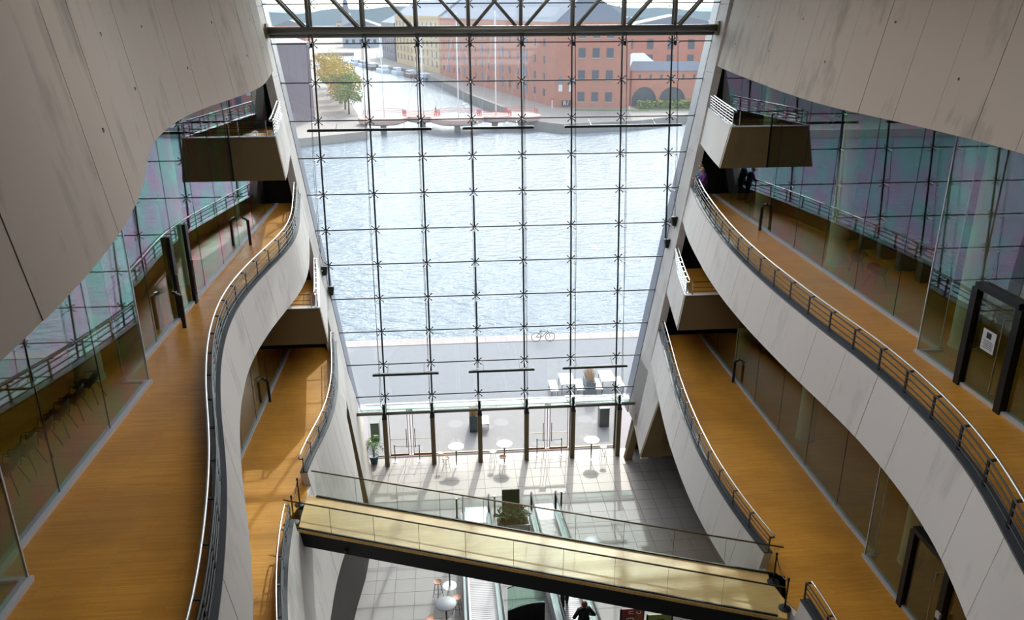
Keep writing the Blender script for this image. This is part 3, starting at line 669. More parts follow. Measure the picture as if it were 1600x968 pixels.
inner_glass('window_11', 12.13, 18.4, 16.55, F_A, ZC, 'single tall glass panel between the return and the upper black door frame')
inner_glass('window_8', -8.0, 36.4, 3.0, F_B, 12.9, 'tall room glazing along the left-hand lower gallery', gm='glass_room')
inner_glass('window_9', 12.4, 36.4, 19.0, F_B, 12.9, 'tall room glazing along the right-hand lower gallery', jog=12.1, gm='glass_room')
inner_glass('window_10', 12.1, 19.0, 3.0, F_B, 12.9, 'tall room glazing at the near end of the right-hand lower gallery', gm='glass_room')
# black framed doors in the right-hand glass
def gdoor(x, y0, y1, z, hgt, label, sgn):
    e = empty('door_frame', (x, y0, z), label=label, cat='door'); L_ = y1 - y0
    for yy in (0, L_): MB().bx(-.11, .07, yy - .1, yy + .1, 0, hgt).build('jamb', 'black_steel', e)
    MB().bx(-.12, .07, min(0, L_), max(0, L_), hgt, hgt + .14).build('header', 'black_steel', e)
    lf = MB().bx(-.03, -.01, min(.12, L_ + .12), max(-.12, L_ - .12), .06, hgt - .02).build('door_leaf', 'glass_room', e)
    MB().tube([(-.14, L_ * .8, .3), (-.14, L_ * .8, 2.1)], .018, 6).bar((-.14, L_ * .8, .3), (-.03, L_ * .8, .3), .02).bar((-.14, L_ * .8, 2.1), (-.03, L_ * .8, 2.1), .02).build('pull_handle', 'steel', lf)
    return e
d1 = gdoor(12.1, 16.5, 15.0, F_A, 2.45, 'black framed glass door on the right-hand upper gallery with a paper notice', 1)
m = MB(); m.bx(-.05, -.045, -.95, -.5, 1.15, 1.65); pn = m.build('paper_notice', 'paper', d1)
m = MB(); m.bx(-.054, -.05, -.80, -.64, 1.46, 1.6); m.build('notice_print', 'print_black', pn)
m = MB()
for q in range(5): m.bx(-.054, -.05, -.9, -.56 - .05 * (q % 2), 1.22 + q * .042, 1.232 + q * .042)
m.build('notice_text', 'print_black', pn)
d2 = gdoor(12.08, 16.9, 15.3, F_B, 2.45, 'black framed glass door on the right-hand lower gallery', 1)
MB().bx(-.16, -.1, L_ if False else -1.72, -1.56, 1.0, 1.18).build('card_reader', 'white_trim', d2)
# lettering on the glass beside the upper door (two short blocks of white lines)
bl = MB()
for q in range(4): bl.bx(12.10, 12.105, 13.3 - .0, 14.1 - .12 * (q % 2), F_A + 1.55 - q * .09, F_A + 1.59 - q * .09)
tag(bl.build('glass_lettering', 'print_white'), 'block of white lettering lines on the glass beside the upper black door', 'lettering')
# tall dark posts and bent access posts beside the glass
def slim(x, y, z, h, label, w=.1):
    e = empty('door_post', (x, y, z), label=label, cat='post', group='tall door posts'); MB().bx(-w / 2, w / 2, -w, w, 0, h).build('upright', 'black_steel', e)
    MB().bx(w / 2, w / 2 + .05, -.02, .02, .25, h * .55).build('pull_bar', 'steel', e); MB().bx(-w / 2 - .02, w / 2 + .02, -w - .02, w + .02, 0, .02).build('foot_plate', 'dark_steel', e); return e
slim(-7.95, 22.6, F_A, 2.5, 'tall dark door post in the left-hand upper glazing, nearer the viewer'); slim(-7.95, 24.05, F_A, 2.5, 'tall dark door post in the left-hand upper glazing, nearer the great window')
def access(x, y, z, d, label):
    e = empty('access_post', (x, y, z), label=label, cat='post', group='bent access posts')
    MB().bx(-.05, .05, -.035, .035, 0, .98).build('stem', 'dark_steel', e)
    m = MB(); m.bar((0, 0, .97), (d * .2, 0, 1.1), .1, .06); m.build('bent_head', 'dark_steel', e); MB().box((d * .13, 0, 1.09), (.1, .09, .02)).build('push_plate', 'steel', e)
access(-8.3, 22.0, F_A, 1, 'bent black access post just inside the left-hand upper glass door'); access(-7.65, 21.9, F_A, -1, 'bent black access post on the gallery side of the left-hand upper glass door')
access(-8.3, 30.4, F_A, 1, 'bent access post inside the far left-hand upper glazing'); access(-7.7, 30.5, F_A, -1, 'bent access post outside the far left-hand upper glazing')
access(12.55, 30.7, F_A, 1, 'bent access post at the far end of the right-hand upper gallery'); access(12.2, 31.0, F_B, 1, 'bent access post at the far end of the right-hand lower gallery')
access(-8.35, 31.1, F_B, 1, 'bent access post behind the left-hand lower glass'); access(-7.8, 30.9, F_B, -1, 'bent access post on the left-hand lower gallery')
# spotlights on the fins
def spot(p, d, label):
    e = empty('spotlight', p, label=label, cat='spotlight', group='fin spotlights')
    m = MB(); m.prism([(-.09, 0), (.09, 0), (.15, .42), (-.15, .42)], 'y', -.12, .12); m.build('housing', 'black_steel', e); MB().bx(-.13, .13, -.1, .1, .42, .44).build('lens', 'dark_steel', e)
    MB().bar((0, .0, .2), (d * .3, .0, .25), .04).build('bracket', 'dark_steel', e)
spot((10.95, 37.5, 12.05), 1, 'black spotlight on the right-hand fin, the higher one'); spot((10.75, 37.75, 10.85), 1, 'black spotlight on the right-hand fin, the lower one')
spot((-6.13, 37.55, 10.0), -1, 'black spotlight on the left-hand fin, the higher one'); spot((-5.93, 37.75, 8.9), -1, 'black spotlight on the left-hand fin, the lower one')
# ------------------------------------------------------------------ footbridge
FB_A, FB_B = Vector((-5.12, 22.8, F_B)), Vector((8.82, 17.57, F_B)); FB_L = (FB_B - FB_A).length; FB_R = math.atan2(FB_B.y - FB_A.y, FB_B.x - FB_A.x)
fb = empty('footbridge', FB_A, FB_R, label='slender footbridge with bamboo deck tinted pale as by sun glare and glass sides crossing the atrium', cat='bridge')
MB().bx(-.25, FB_L + .25, -.9, .9, -.09, 0).build('deck', 'parquet_pale_glare', fb)
for y in (-.86, .86):
    MB().bx(-.05, FB_L + .05, y - .06, y + .06, -.62, -.095).build('edge_beam', 'black_steel', fb)
MB().bx(-.05, FB_L + .05, -.94, -.90, -.10, .0).build('edge_strip', 'parquet_pale_glare', fb); MB().bx(-.05, FB_L + .05, .90, .94, -.10, .0).build('edge_strip', 'parquet_pale_glare', fb)
MB().bx(.3, FB_L - .3, -.75, .75, -.5, -.1).build('underside', 'black_steel', fb)
for y in (-.88, .88):
    n = 10
    for i in range(n):
        a, b = FB_L * i / n, FB_L * (i + 1) / n
        MB().bx(a + .008, b - .008, y - .008, y + .008, .03, .96).build('glass_panel', 'glass_clear', fb)
        if i: MB().bx(a - .004, a + .004, y - .006, y + .006, .03, .96).build('panel_joint', 'gasket', fb)
    MB().bx(0, FB_L, y - .022, y + .022, .005, .05).build('base_channel', 'dark_steel', fb)
    MB().tube([(-.1, y, .99), (FB_L + .1, y, .99)], .024, 8).build('handrail', 'brown_steel', fb, True)
MB().tube([(2.0, -.95, -.52), (2.0, -.95, -.40)], .07, 10).build('lamp', 'black_steel', fb)
# rope posts at the ends of the footbridge
def rope_post(e, p, h=.98, mat='black_steel', base='black_steel'):
    b = MB().lathe([(.17, 0), (.17, .02), (.05, .05)], p, 18).build('foot', base, e, 'auto')
    MB().tube([Vector(p) + Vector((0, 0, .04)), Vector(p) + Vector((0, 0, h))], .024, 8).build('pole', mat, e, True)
    MB().lathe([(.035, 0), (.035, .05), (.02, .07)], Vector(p) + Vector((0, 0, h - .03)), 10).build('cap', mat, e, 'auto')
def rope(e, a, b, sag, r=.014, mat='black_steel'):
    a = Vector(a); b = Vector(b); MB().tube([a.lerp(b, t / 8) - Vector((0, 0, sag * 4 * (t / 8) * (1 - t / 8))) for t in range(9)], r, 5).build('rope', mat, e)
e = empty('rope_barrier', (8.92, 18.1, F_B), label='two black rope posts with a slack rope at the right-hand end of the footbridge', cat='barrier'); rope_post(e, (0, 0, 0)); rope_post(e, (-.1, -1.07, 0)); rope(e, (0, 0, .93), (-.1, -1.07, .93), .22)
e = empty('rope_barrier', (-5.3, 23.2, F_B), label='black rope posts with a slack rope at the left-hand end of the footbridge', cat='barrier'); rope_post(e, (0, 0, 0)); rope_post(e, (-.02, -1.0, 0)); rope(e, (0, 0, .93), (-.02, -1.0, .93), .22)
for n_, (x0, x1, wh) in enumerate(((-3.24, -1.97, 'beside the potted palm'), (4.17, 5.46, 'between the second and third bar tables'))):
    e = empty('rope_barrier', (x0, 36.58, 0), label='white-footed cord posts before the glass door %s' % wh, cat='barrier'); rope_post(e, (0, 0, 0), .95, 'brown_steel', 'white_plastic'); rope_post(e, (x1 - x0, -.05, 0), .95, 'brown_steel', 'white_plastic'); rope(e, (0, 0, .92), (x1 - x0, -.05, .92), .03, .012, 'brown_steel')
# ------------------------------------------------------------------ bar tables and stools
def table(p, label, top='white_plastic', foot='white_plastic', group='tall round bar tables'):
    e = empty('bar_table', p, label=label, cat='table', group=group)
    MB().lathe([(.30, 0), (.30, .012), (.05, .035)], n=28).build('foot_disc', foot, e, 'auto'); MB().tube([(0, 0, .03), (0, 0, 1.07)], .035, 12).build('column', 'grey_steel' if top != 'white_plastic' else 'brown_steel', e, True)
    MB().lathe([(.39, 1.07), (.405, 1.08), (.405, 1.095), (.39, 1.10)], n=36).build('table_top', top, e, 'auto'); return e
table((-.07, 36.0, 0), 'white round bar table nearest the left-hand glass door'); table((2.42, 36.05, 0), 'white round bar table with an orange stool in front'); table((6.96, 36.06, 0), 'white round bar table nearest the right-hand fin')
table((-.49, 26.75, 0), 'round bar table half hidden under the footbridge', 'table_grey'); table((-.62, 24.45, 0), 'grey-topped round bar table standing clear below the footbridge', 'table_grey'); table((5.5, 27.65, 0), 'grey-topped round bar table seen through the footbridge glass', 'table_grey')
def stool(p, label, seat='wood_orange', leg='white_trim'):
    e = empty('bar_stool', p, random.uniform(0, 1.5), label=label, cat='stool', group='bar stools')
    MB().lathe([(.10, .735), (.16, .74), (.175, .755), (.17, .775), (.12, .765)], n=22).build('seat', seat, e, 'auto')
    for q in range(4):
        g = q * math.pi / 2 + .78; c, s_ = math.cos(g), math.sin(g); MB().tube([(c * .1, s_ * .1, .74), (c * .21, s_ * .21, 0)], .011, 6).build('leg', leg, e)
    MB().tube([(.165 * math.cos(t * math.pi / 8), .165 * math.sin(t * math.pi / 8), .28) for t in range(17)], .008, 5).build('foot_ring', leg, e)
stool((-.85, 36.0, 0), 'bar stool left of the first white bar table, the farther one'); stool((-.6, 35.45, 0), 'bar stool left of the first white bar table, the nearer one')
stool((1.82, 35.9, 0), 'pale bar stool beside the second white bar table', 'white_plastic'); stool((2.28, 35.35, 0), 'orange bar stool in front of the second white bar table')
stool((7.55, 35.85, 0), 'pale bar stool beside the third white bar table', 'white_plastic')
stool((-.95, 26.1, 0), 'brown bar stool beside the table under the footbridge', 'wood_orange', 'dark_steel'); stool((-1.2, 24.05, 0), 'orange bar stool left of the grey-topped table', 'wood_orange', 'dark_steel'); stool((-.2, 25.15, 0), 'bar stool tucked behind the grey-topped table', 'wood_orange', 'dark_steel')
# ------------------------------------------------------------------ moving walkways rising toward the viewer
SLOPE = math.tan(R(12))
def walkway(x0, x1, label):
    e = empty('moving_walkway', ((x0 + x1) / 2, 30.9, 0), label=label, cat='walkway', group='moving walkways'); h = (x1 - x0) / 2; L_ = 24.0
    MB().bx(-h + .06, h - .06, 0, 1.25, .005, .03).build('landing_plate', 'white_trim', e)
    m = MB(); m.add([(-h + .1, 0, .03), (h - .1, 0, .03), (h - .1, -L_, .03 + L_ * SLOPE), (-h + .1, -L_, .03 + L_ * SLOPE), (-h + .1, 0, -.3), (h - .1, 0, -.3), (h - .1, -L_, L_ * SLOPE - .5), (-h + .1, -L_, L_ * SLOPE - .5)],
                     [(0, 1, 2, 3), (7, 6, 5, 4), (0, 4, 5, 1), (1, 5, 6, 2), (2, 6, 7, 3), (3, 7, 4, 0)]); m.build('pallet_belt', 'pallet', e)
    for sx in (-1, 1):
        x = sx * (h + .02)
        m = MB(); m.add([(x - .12, .95, 0), (x + .12, .95, 0), (x + .12, 0, .2), (x - .12, 0, .2), (x - .12, -L_, L_ * SLOPE + .2), (x + .12, -L_, L_ * SLOPE + .2), (x + .12, -L_, L_ * SLOPE - .8), (x - .12, -L_, L_ * SLOPE - .8), (x - .12, 0, -.4), (x + .12, 0, -.4)],
                        [(0, 1, 2, 3), (3, 2, 5, 4), (4, 5, 6, 7), (7, 6, 9, 8), (8, 9, 1, 0), (0, 3, 4, 7, 8), (1, 9, 6, 5, 2)]); m.build('skirt', 'white_trim', e)
        m = MB(); m.add([(x - .008, .9, .12), (x + .008, .9, .12), (x + .008, .9, .88), (x - .008, .9, .88), (x - .008, 0, .2), (x + .008, 0, .2), (x + .008, 0, .92), (x - .008, 0, .92), (x - .008, -L_, L_ * SLOPE + .2), (x + .008, -L_, L_ * SLOPE + .2), (x + .008, -L_, L_ * SLOPE + .92), (x - .008, -L_, L_ * SLOPE + .92)],
                        [(0, 1, 2, 3), (0, 4, 5, 1), (1, 5, 6, 2), (2, 6, 7, 3), (3, 7, 4, 0), (4, 8, 9, 5), (5, 9, 10, 6), (6, 10, 11, 7), (7, 11, 8, 4), (8, 11, 10, 9)]); m.build('glass_side', 'glass_green', e)
        MB().tube([(x, .9, .1), (x, 1.05, .35), (x, 1.05, .65), (x, .9, .92), (x, 0, .96), (x, -L_, L_ * SLOPE + .96)], .038, 8).build('rubber_handrail', 'dark_cap', e, True)
        MB().bx(x - .05, x + .05, .75, .95, 0, .85).build('newel', 'dark_steel', e)
walkway(.2, 1.36, 'moving walkway rising toward the viewer left of the planter'); walkway(3.4, 4.5, 'moving walkway rising toward the viewer right of the planter')
for k, (x, y, lb) in enumerate(((-.12, 31.35, 'dark bollard at the foot of the left moving walkway'), (1.63, 31.4, 'slim olive pole between the left moving walkway and the planter'), (4.75, 31.5, 'dark bollard right of the right moving walkway'))):
    e = empty('bollard', (x, y, 0), label=lb, cat='bollard'); MB().tube([(0, 0, 0), (0, 0, 1.05)], .04, 10).build('shaft', ('black_steel', 'olive_board', 'black_steel')[k], e, True); MB().lathe([(.09, 0), (.09, .015), (.045, .03)], n=16).build('foot', 'dark_steel', e, 'auto'); MB().lathe([(.04, 1.05), (.03, 1.08)], n=10).build('cap', 'steel', e)
e = empty('display_board', (2.35, 31.05, 0), label='tall plain olive display board behind the planter between the walkways', cat='board'); MB().bx(-.4, .4, -.03, .03, .06, 1.62).build('panel', 'olive_board', e); MB().bx(-.4, .4, -.16, .16, 0, .06).build('foot', 'dark_steel', e)
def leafy(e, n, rx, ry, h, mat, ln=.35, wd=.09, seed=1, z0=.4, up=.5):
    rnd = random.Random(seed); m = MB()
    for i in range(n):
        a = rnd.uniform(0, 6.28); b = Vector((rnd.uniform(-rx, rx), rnd.uniform(-ry, ry), z0 + rnd.uniform(0, h))); d = Vector((math.cos(a), math.sin(a), rnd.uniform(up - .5, up + .5))).normalized(); s_ = d.cross(Vector((0, 0, 1))).normalized(); L_ = ln * rnd.uniform(.6, 1.2); t = b + d * L_ * .55; u = b + d * L_ - Vector((0, 0, L_ * .18))
        m.add([b, t + s_ * wd / 2, u, t - s_ * wd / 2], [(0, 1, 2, 3)])
    return m.build('leaves', mat, e)
e = empty('planter', (2.38, 30.35, 0), label='low white trough of dark green leafy plants between the walkways', cat='planter'); MB().bx(-.75, .75, -.32, .32, 0, .4).build('trough', 'white_trim', e); MB().bx(-.71, .71, -.28, .28, .38, .41).build('soil', 'bark', e)
for q in range(3):
    for w_ in range(3): MB().tube([(-.5 + q * .5, -.1 + w_ * .1, .4), (-.55 + q * .5 + w_ * .08, -.15 + w_ * .14, .8)], .012, 5).build('stem', 'plant_green', e)
tag(leafy(e, 300, .62, .3, .55, 'plant_green', .3, .1, 3), kind='stuff')
# curved glass guard between the walkways
e = empty('glass_guard', (2.4, 24.0, 0), label='curved glass guard with dark plinth between the two moving walkways', cat='glass guard')
arc = [(-.72 + 1.44 * t / 8, .35 * math.sin(math.pi * (t / 8) * .6)) for t in range(9)]
m = MB(); m.prism([(x, y - .05) for x, y in arc] + [(x, y + .05) for x, y in arc[::-1]], 'z', 0, 1.0); m.build('plinth', 'black_steel', e)
for a, b in zip(arc[:-1], arc[1:]): MB().bar((a[0], a[1], 1.5), (b[0], b[1], 1.5), .014, .98).build('glass_panel', 'glass_green', e)
MB().tube([(x, y, 2.0) for x, y in arc], .02, 6).build('rail', 'black_steel', e, True)
# poster stands
def poster(x, y, w_, h, mat, label):
    e = empty('poster_stand', (x, y, 0), label=label, cat='poster'); MB().bx(-w_ / 2, w_ / 2, -.02, .02, .1, h).build('panel', mat, e); m = MB(); m.bx(-w_ / 2 - .05, -w_ / 2, -.03, .03, 0, h + .02); m.bx(w_ / 2, w_ / 2 + .05, -.03, .03, 0, h + .02); m.build('frame', 'black_steel', e); MB().bx(-w_ / 2, w_ / 2, -.25, .25, 0, .04).build('foot', 'black_steel', e); return e
def text(e, s, size, loc, rot, mat):
    cu_ = bpy.data.curves.new('lettering', 'FONT'); cu_.body = s; cu_.size = size; cu_.extrude = .002; cu_.align_x = 'CENTER'; cu_.align_y = 'CENTER'; t0 = bpy.data.objects.new('lettering_curve', cu_); COL.objects.link(t0); dg = bpy.context.evaluated_depsgraph_get(); me = bpy.data.meshes.new_from_object(t0.evaluated_get(dg)); bpy.data.objects.remove(t0); me.materials.clear(); me.materials.append(MAT[mat]); o = bpy.data.objects.new('lettering', me); link(o, e); o.location = loc; o.rotation_euler = rot; return o
p1 = poster(6.03, 22.5, .78, 2.05, 'sign_red', 'red poster stand with tall sideways white lettering below the footbridge')
for ch, z, x, sz in (('2', 1.32, -.05, .44), ('0', 1.58, -.05, .44), ('n', 1.9, -.08, .36), ('c', 1.88, .2, .36)): text(p1, ch, sz, (x, -.026, z), (R(90), R(-90), 0), 'print_white')
p2 = poster(6.95, 22.2, .85, 2.0, 'sign_green', 'pale green poster stand beside the red one'); MB().bx(-.18, .2, -.026, -.02, 1.2, 1.7).build('picture', 'paper', p2); MB().bx(-.14, .16, -.03, -.026, 1.7, 1.78).build('picture_bar', 'print_black', p2); MB().bx(-.3, -.2, -.03, -.026, 1.4, 1.66).build('picture_mark', 'print_black', p2)
# ------------------------------------------------------------------ chairs behind the glass
def shell_chair(p, rz, label, mat, group, tub=False):
    e = empty('shell_chair', p, rz, label=label, cat='chair', group=group); m = MB(); n = 9
    prof = [(.24, .43), (.1, .42), (-.1, .43), (-.2, .5), (-.25, .64), (-.27, .8)] if not tub else [(.22, .44), (.08, .42), (-.1, .43), (-.22, .52), (-.27, .66), (-.28, .76)]
    vs = []
    for (y, z) in prof:
        for q in range(n):
            u = -1 + 2 * q / (n - 1); wd = .25 if z < .5 else (.24 if not tub else .28); zz = z + (abs(u) ** 3) * (.03 if z < .5 else -.10) + (abs(u) ** 2.5 * .20 if tub and z < .6 else 0)
            yy = y + (abs(u) ** 2 * .09 if z > .45 else 0); vs.append((u * wd, yy, zz))
    k = len(prof); fs = [(i * n + q, i * n + q + 1, (i + 1) * n + q + 1, (i + 1) * n + q) for i in range(k - 1) for q in range(n - 1)]
    m.add(vs, fs); o = m.build('seat_shell', mat, e, True); md = o.modifiers.new('thick', 'SOLIDIFY'); md.thickness = .018
    for sx in (-1, 1):
        for sy in (-1, 1): MB().tube([(sx * .15, sy * .14, .42), (sx * .24, sy * .25, 0)], .012, 6).build('leg', 'dark_steel' if not tub else mat, e)
        if not tub: MB().tube([(sx * .24, .18, .43), (sx * .28, .14, .62), (sx * .28, -.08, .64), (sx * .24, -.2, .6)], .012, 6).build('armrest', mat, e)
    return e
for q, y in enumerate((13.7, 14.4, 15.1, 15.85, 16.6, 17.4)):
    shell_chair((-8.45, y, F_A), R(90) + random.uniform(-.06, .06), 'black shell armchair behind the left-hand glass, %s in the row from the viewer' % ('first', 'second', 'third', 'fourth', 'fifth', 'last')[q], 'chair_black', 'row of black chairs')
shell_chair((13.75, 25.0, F_A), R(150), 'dark brown tub chair beside the round column behind the right-hand glass', 'chair_brown', 'tub chairs', True); shell_chair((13.65, 23.5, F_A), R(200), 'dark brown tub chair standing alone behind the right-hand glass', 'chair_brown', 'tub chairs', True)
e = empty('reading_counter', (15.6, 26.4, F_A), label='long wooden reading counter with dark niches behind the right-hand glass', cat='counter')
MB().bx(-.4, .4, -4, 4, .84, .9).build('worktop', 'wood_orange', e); MB().bx(.3, .38, -4, 4, 0, .84).build('back_panel', 'chair_black', e)
for q in range(7): MB().bx(-.32, .3, -4 + q * 1.31, -3.72 + q * 1.31, 0, .84).build('divider', 'planter_grey', e)
for q, (y, h, mt) in enumerate(((23.3, .28, 'wood_orange'), (24.4, .34, 'brick_red'), (25.4, .22, 'wood_orange'), (27.2, .3, 'wood_orange'))):
    e = empty('book_crate', (15.55, y, F_A + .9), label='orange crate of papers on the reading counter, %s from the viewer' % ('first', 'second', 'third', 'fourth')[q], cat='crate', group='crates on the counter'); m = MB(); m.bx(-.25, .25, -.35, -.32, 0, h); m.bx(-.25, .25, .32, .35, 0, h); m.bx(-.25, -.22, -.35, .35, 0, h); m.bx(.22, .25, -.35, .35, 0, h); m.bx(-.25, .25, -.35, .35, 0, .03); m.build('sides', mt, e)
    for t in range(5): MB().box((-.1 + .03 * t, -.2 + t * .1, h * .55), (.3, .02, h * .9)).build('paper_sheet', 'paper', e)
# potted palm behind the left wall foot
e = empty('potted_palm', (-4.32, 36.55, 0), label='green palm in a dark pot behind the foot of the left-hand wall', cat='plant'); MB().lathe([(.17, 0), (.24, .42), (.25, .44), (.21, .42)], n=20).build('pot', 'planter_slate', e, 'auto')
for q in range(4): MB().tube([(.03 * math.cos(q), .03 * math.sin(q), .4), (.08 * math.cos(q * 1.7), .08 * math.sin(q * 1.7), 1.1)], .015, 5).build('stem', 'palm_green', e)
for q in range(13):
    a = q * 2.4; m = MB(); L_ = .42 + .14 * (q % 3); pts = [Vector((math.cos(a) * L_ * t, math.sin(a) * L_ * t, .95 + .9 * t - 1.05 * t * t + .1 * (q % 4))) for t in [k / 7 for k in range(8)]]
    s_ = Vector((-math.sin(a), math.cos(a), 0))
    for k in range(1, 8):
        for sd in (-1, 1): b = pts[k]; d = (pts[k] - pts[k - 1]).normalized(); tip = b + s_ * sd * (.3 - .024 * k) + d * .16 - Vector((0, 0, .06)); m.add([b - d * .03, b + d * .03, tip], [(0, 1, 2)])
    m.tube(pts, .007, 4); m.build('frond', 'palm_green', e)
# ------------------------------------------------------------------ people
def person(p, rz, label, top, legs, hair, lean=0.0, walk=.12, arms='down', h=1.72, group=None, fine=True):
    k = h / 1.72; e = empty('person', p, rz, label=label, cat='person', group=group)
    V = []; E_ = []; RR = []
    def v(x, y, z, r): V.append((x * k, (y + lean * max(0, z - .9)) * k, z * k)); RR.append(r * k); return len(V) - 1
    pel = v(0, 0, .95, .135); wa = v(0, .0, 1.08, .12); chs = v(0, .01, 1.28, .145); nk = v(0, .0, 1.46, .055); hb = v(0, .015, 1.54, .072); hm = v(0, .01, 1.62, .095); ht = v(0, 0, 1.69, .07)
    E_ += [(pel, wa), (wa, chs), (chs, nk), (nk, hb), (hb, hm), (hm, ht)]
    nose = v(0, .11, 1.59, .012); E_.append((hm, nose))
    for s_ in (-1, 1):
        ear = v(s_ * .098, 0, 1.6, .014); E_.append((hm, ear))
        hp = v(s_ * .09, 0, .9, .105); kn = v(s_ * .1, s_ * walk * .5 + .02, .49, .068); an = v(s_ * .1, s_ * walk, .09, .045); to = v(s_ * .11, s_ * walk + .15, .035, .035); E_ += [(pel, hp), (hp, kn), (kn, an), (an, to)]
        sh_ = v(s_ * .17, 0, 1.38, .065)
        if arms == 'rail': el = v(s_ * .25, .16, 1.14, .045); wr = v(s_ * .12, .36, 1.08, .032); dv = Vector((-s_ * .5, .85, -.1))
        elif arms == 'hip': el = v(s_ * .36, -.04, 1.14, .048); wr = v(s_ * .26, .14, 1.0, .034); dv = Vector((-s_ * .4, .8, -.3))
        else: el = v(s_ * .24, -.03, 1.11, .045); wr = v(s_ * .25, .06 - s_ * walk * .3, .86, .032); dv = Vector((0, .25, -1))
        pm = Vector(V[wr]) / k + dv.normalized() * .07; pm.y -= lean * max(0, pm.z - .9); pa = v(pm.x, pm.y, pm.z, .034); E_ += [(chs, sh_), (sh_, el), (el, wr), (wr, pa)]
        sd = dv.normalized().cross(Vector((1, 0, 0))).normalized()
        for fi, (o_, fl_) in enumerate(((-.03, .065), (-.01, .078), (.01, .074), (.03, .055))):
            a1 = pm + dv.normalized() * .03 + sd * o_; b1 = a1 + dv.normalized() * fl_ + Vector((-s_ * .012, 0, -.012)); i1 = v(a1.x, a1.y, a1.z, .009); i2 = v(b1.x, b1.y, b1.z, .008); E_ += [(pa, i1), (i1, i2)]
        tb_ = pm - dv.normalized() * .02 + sd * -.05; i1 = v(tb_.x, tb_.y, tb_.z, .010); E_.append((pa, i1))
    me = bpy.data.meshes.new('body'); me.from_pydata(V, E_, []); o = bpy.data.objects.new('body', me); link(o, e)
    sk = o.modifiers.new('skin', 'SKIN'); sv = me.skin_vertices[0].data
    for q, r in enumerate(RR): sv[q].radius = (r, r)
    sv[0].use_root = True; sb = o.modifiers.new('sub', 'SUBSURF'); sb.levels = 1; sb.render_levels = 1; me.materials.append(MAT['skin'])
    def L3(x, y, z): return Vector((x, y + lean * max(0, z - .9), z)) * k
    idx = lambda i: Vector(V[i])
    m = MB(); m.tube([L3(0, 0, .86), L3(0, 0, .98), L3(0, 0, 1.1), L3(0, .01, 1.26), L3(0, .01, 1.38), L3(0, 0, 1.43), L3(0, 0, 1.475)], .1, 14, rs=[.178 * k, .175 * k, .165 * k, .19 * k, .185 * k, .125 * k, .072 * k])
    for q in range(len(m.v)): x, y, z = m.v[q]; m.v[q] = (x * 1.12, y * .86, z)
    # sleeves follow the arm joints
    arm = [i for i in range(len(V))]
    base = 7 + 1
    per = (len(V) - base) // 2
    for s_i in (0, 1):
        b0 = base + s_i * per; sh_i, el_i, wr_i = b0 + 5, b0 + 6, b0 + 7
        m.tube([idx(sh_i) * .55 + Vector((0, 0, 1.40 * k + .0)) * .45, idx(sh_i), idx(sh_i).lerp(idx(el_i), .5), idx(el_i), idx(el_i).lerp(idx(wr_i), .92)], .06, 9, rs=[.105 * k, .092 * k, .07 * k, .062 * k, .046 * k])
    m.build('jacket', top, e, True)
    m = MB()
    for s_i in (0, 1):
        b0 = base + s_i * per; hp, kn, an = idx(b0 + 1), idx(b0 + 2), idx(b0 + 3)
        m.tube([hp + Vector((0, 0, .1)), hp, kn, an + Vector((0, 0, .02))], .1, 10, rs=[.125 * k, .12 * k, .082 * k, .07 * k])
    m.build('trousers', legs, e, True)
    m = MB()
    for s_i in (0, 1):
        b0 = base + s_i * per; an, to = idx(b0 + 3), idx(b0 + 4); MB().bar((an.x, an.y - .05, .045), (to.x, to.y + .06, .04), .09, .085).build('shoe', 'cloth_black', e)
    c = L3(0, -.018, 1.635); m = MB(); prof = [(.001, .112), (.05, .10), (.085, .066), (.104, .02), (.105, -.03), (.09, -.075), (.07, -.09)]
    m.lathe([(r * k, z * k) for r, z in prof], c, 16)
    for q in range(len(m.v)):
        x, y, z = m.v[q]
        if y > c.y + .045 * k and z < c.z + .045 * k: m.v[q] = (x, c.y + .045 * k, z)
    m.build('hair', hair, e, True)
    m = MB()
    for s_ in (-1, 1): m.box(L3(s_ * .035, .098, 1.612), (.02, .012, .012))
    m.box(L3(0, .098, 1.55), (.04, .01, .01)); m.build('face_features', 'hair_dark', e)
    return e
pA = SRA(36.15, F_A).x + .62; person((pA, 36.2, F_A), R(90), 'person in teal leaning on the upper gallery railing beside the right-hand fin', 'cloth_teal', 'cloth_blue', 'hair_grey', .28, .08, 'rail')
pB = SRA(35.55, F_A).x + .62; person((pB, 35.6, F_A), R(98), 'person in purple leaning on the upper gallery railing next to the one in teal', 'cloth_purple', 'cloth_black', 'hair_grey', .28, .05, 'rail', 1.66)
person((4.0, 21.0, SLOPE * 9.9 + .03), R(8), 'person with reddish hair in a black jacket riding the walkway, seen from behind', 'cloth_black', 'cloth_black', 'hair_red', 0, .06, 'hip', 1.66)
person((3.72, 23.3, SLOPE * 7.6 + .03), R(2), 'person in black trousers walking ahead on the walkway, half hidden by the footbridge', 'cloth_blue', 'cloth_black', 'hair_dark', 0, .16, 'down', 1.75)
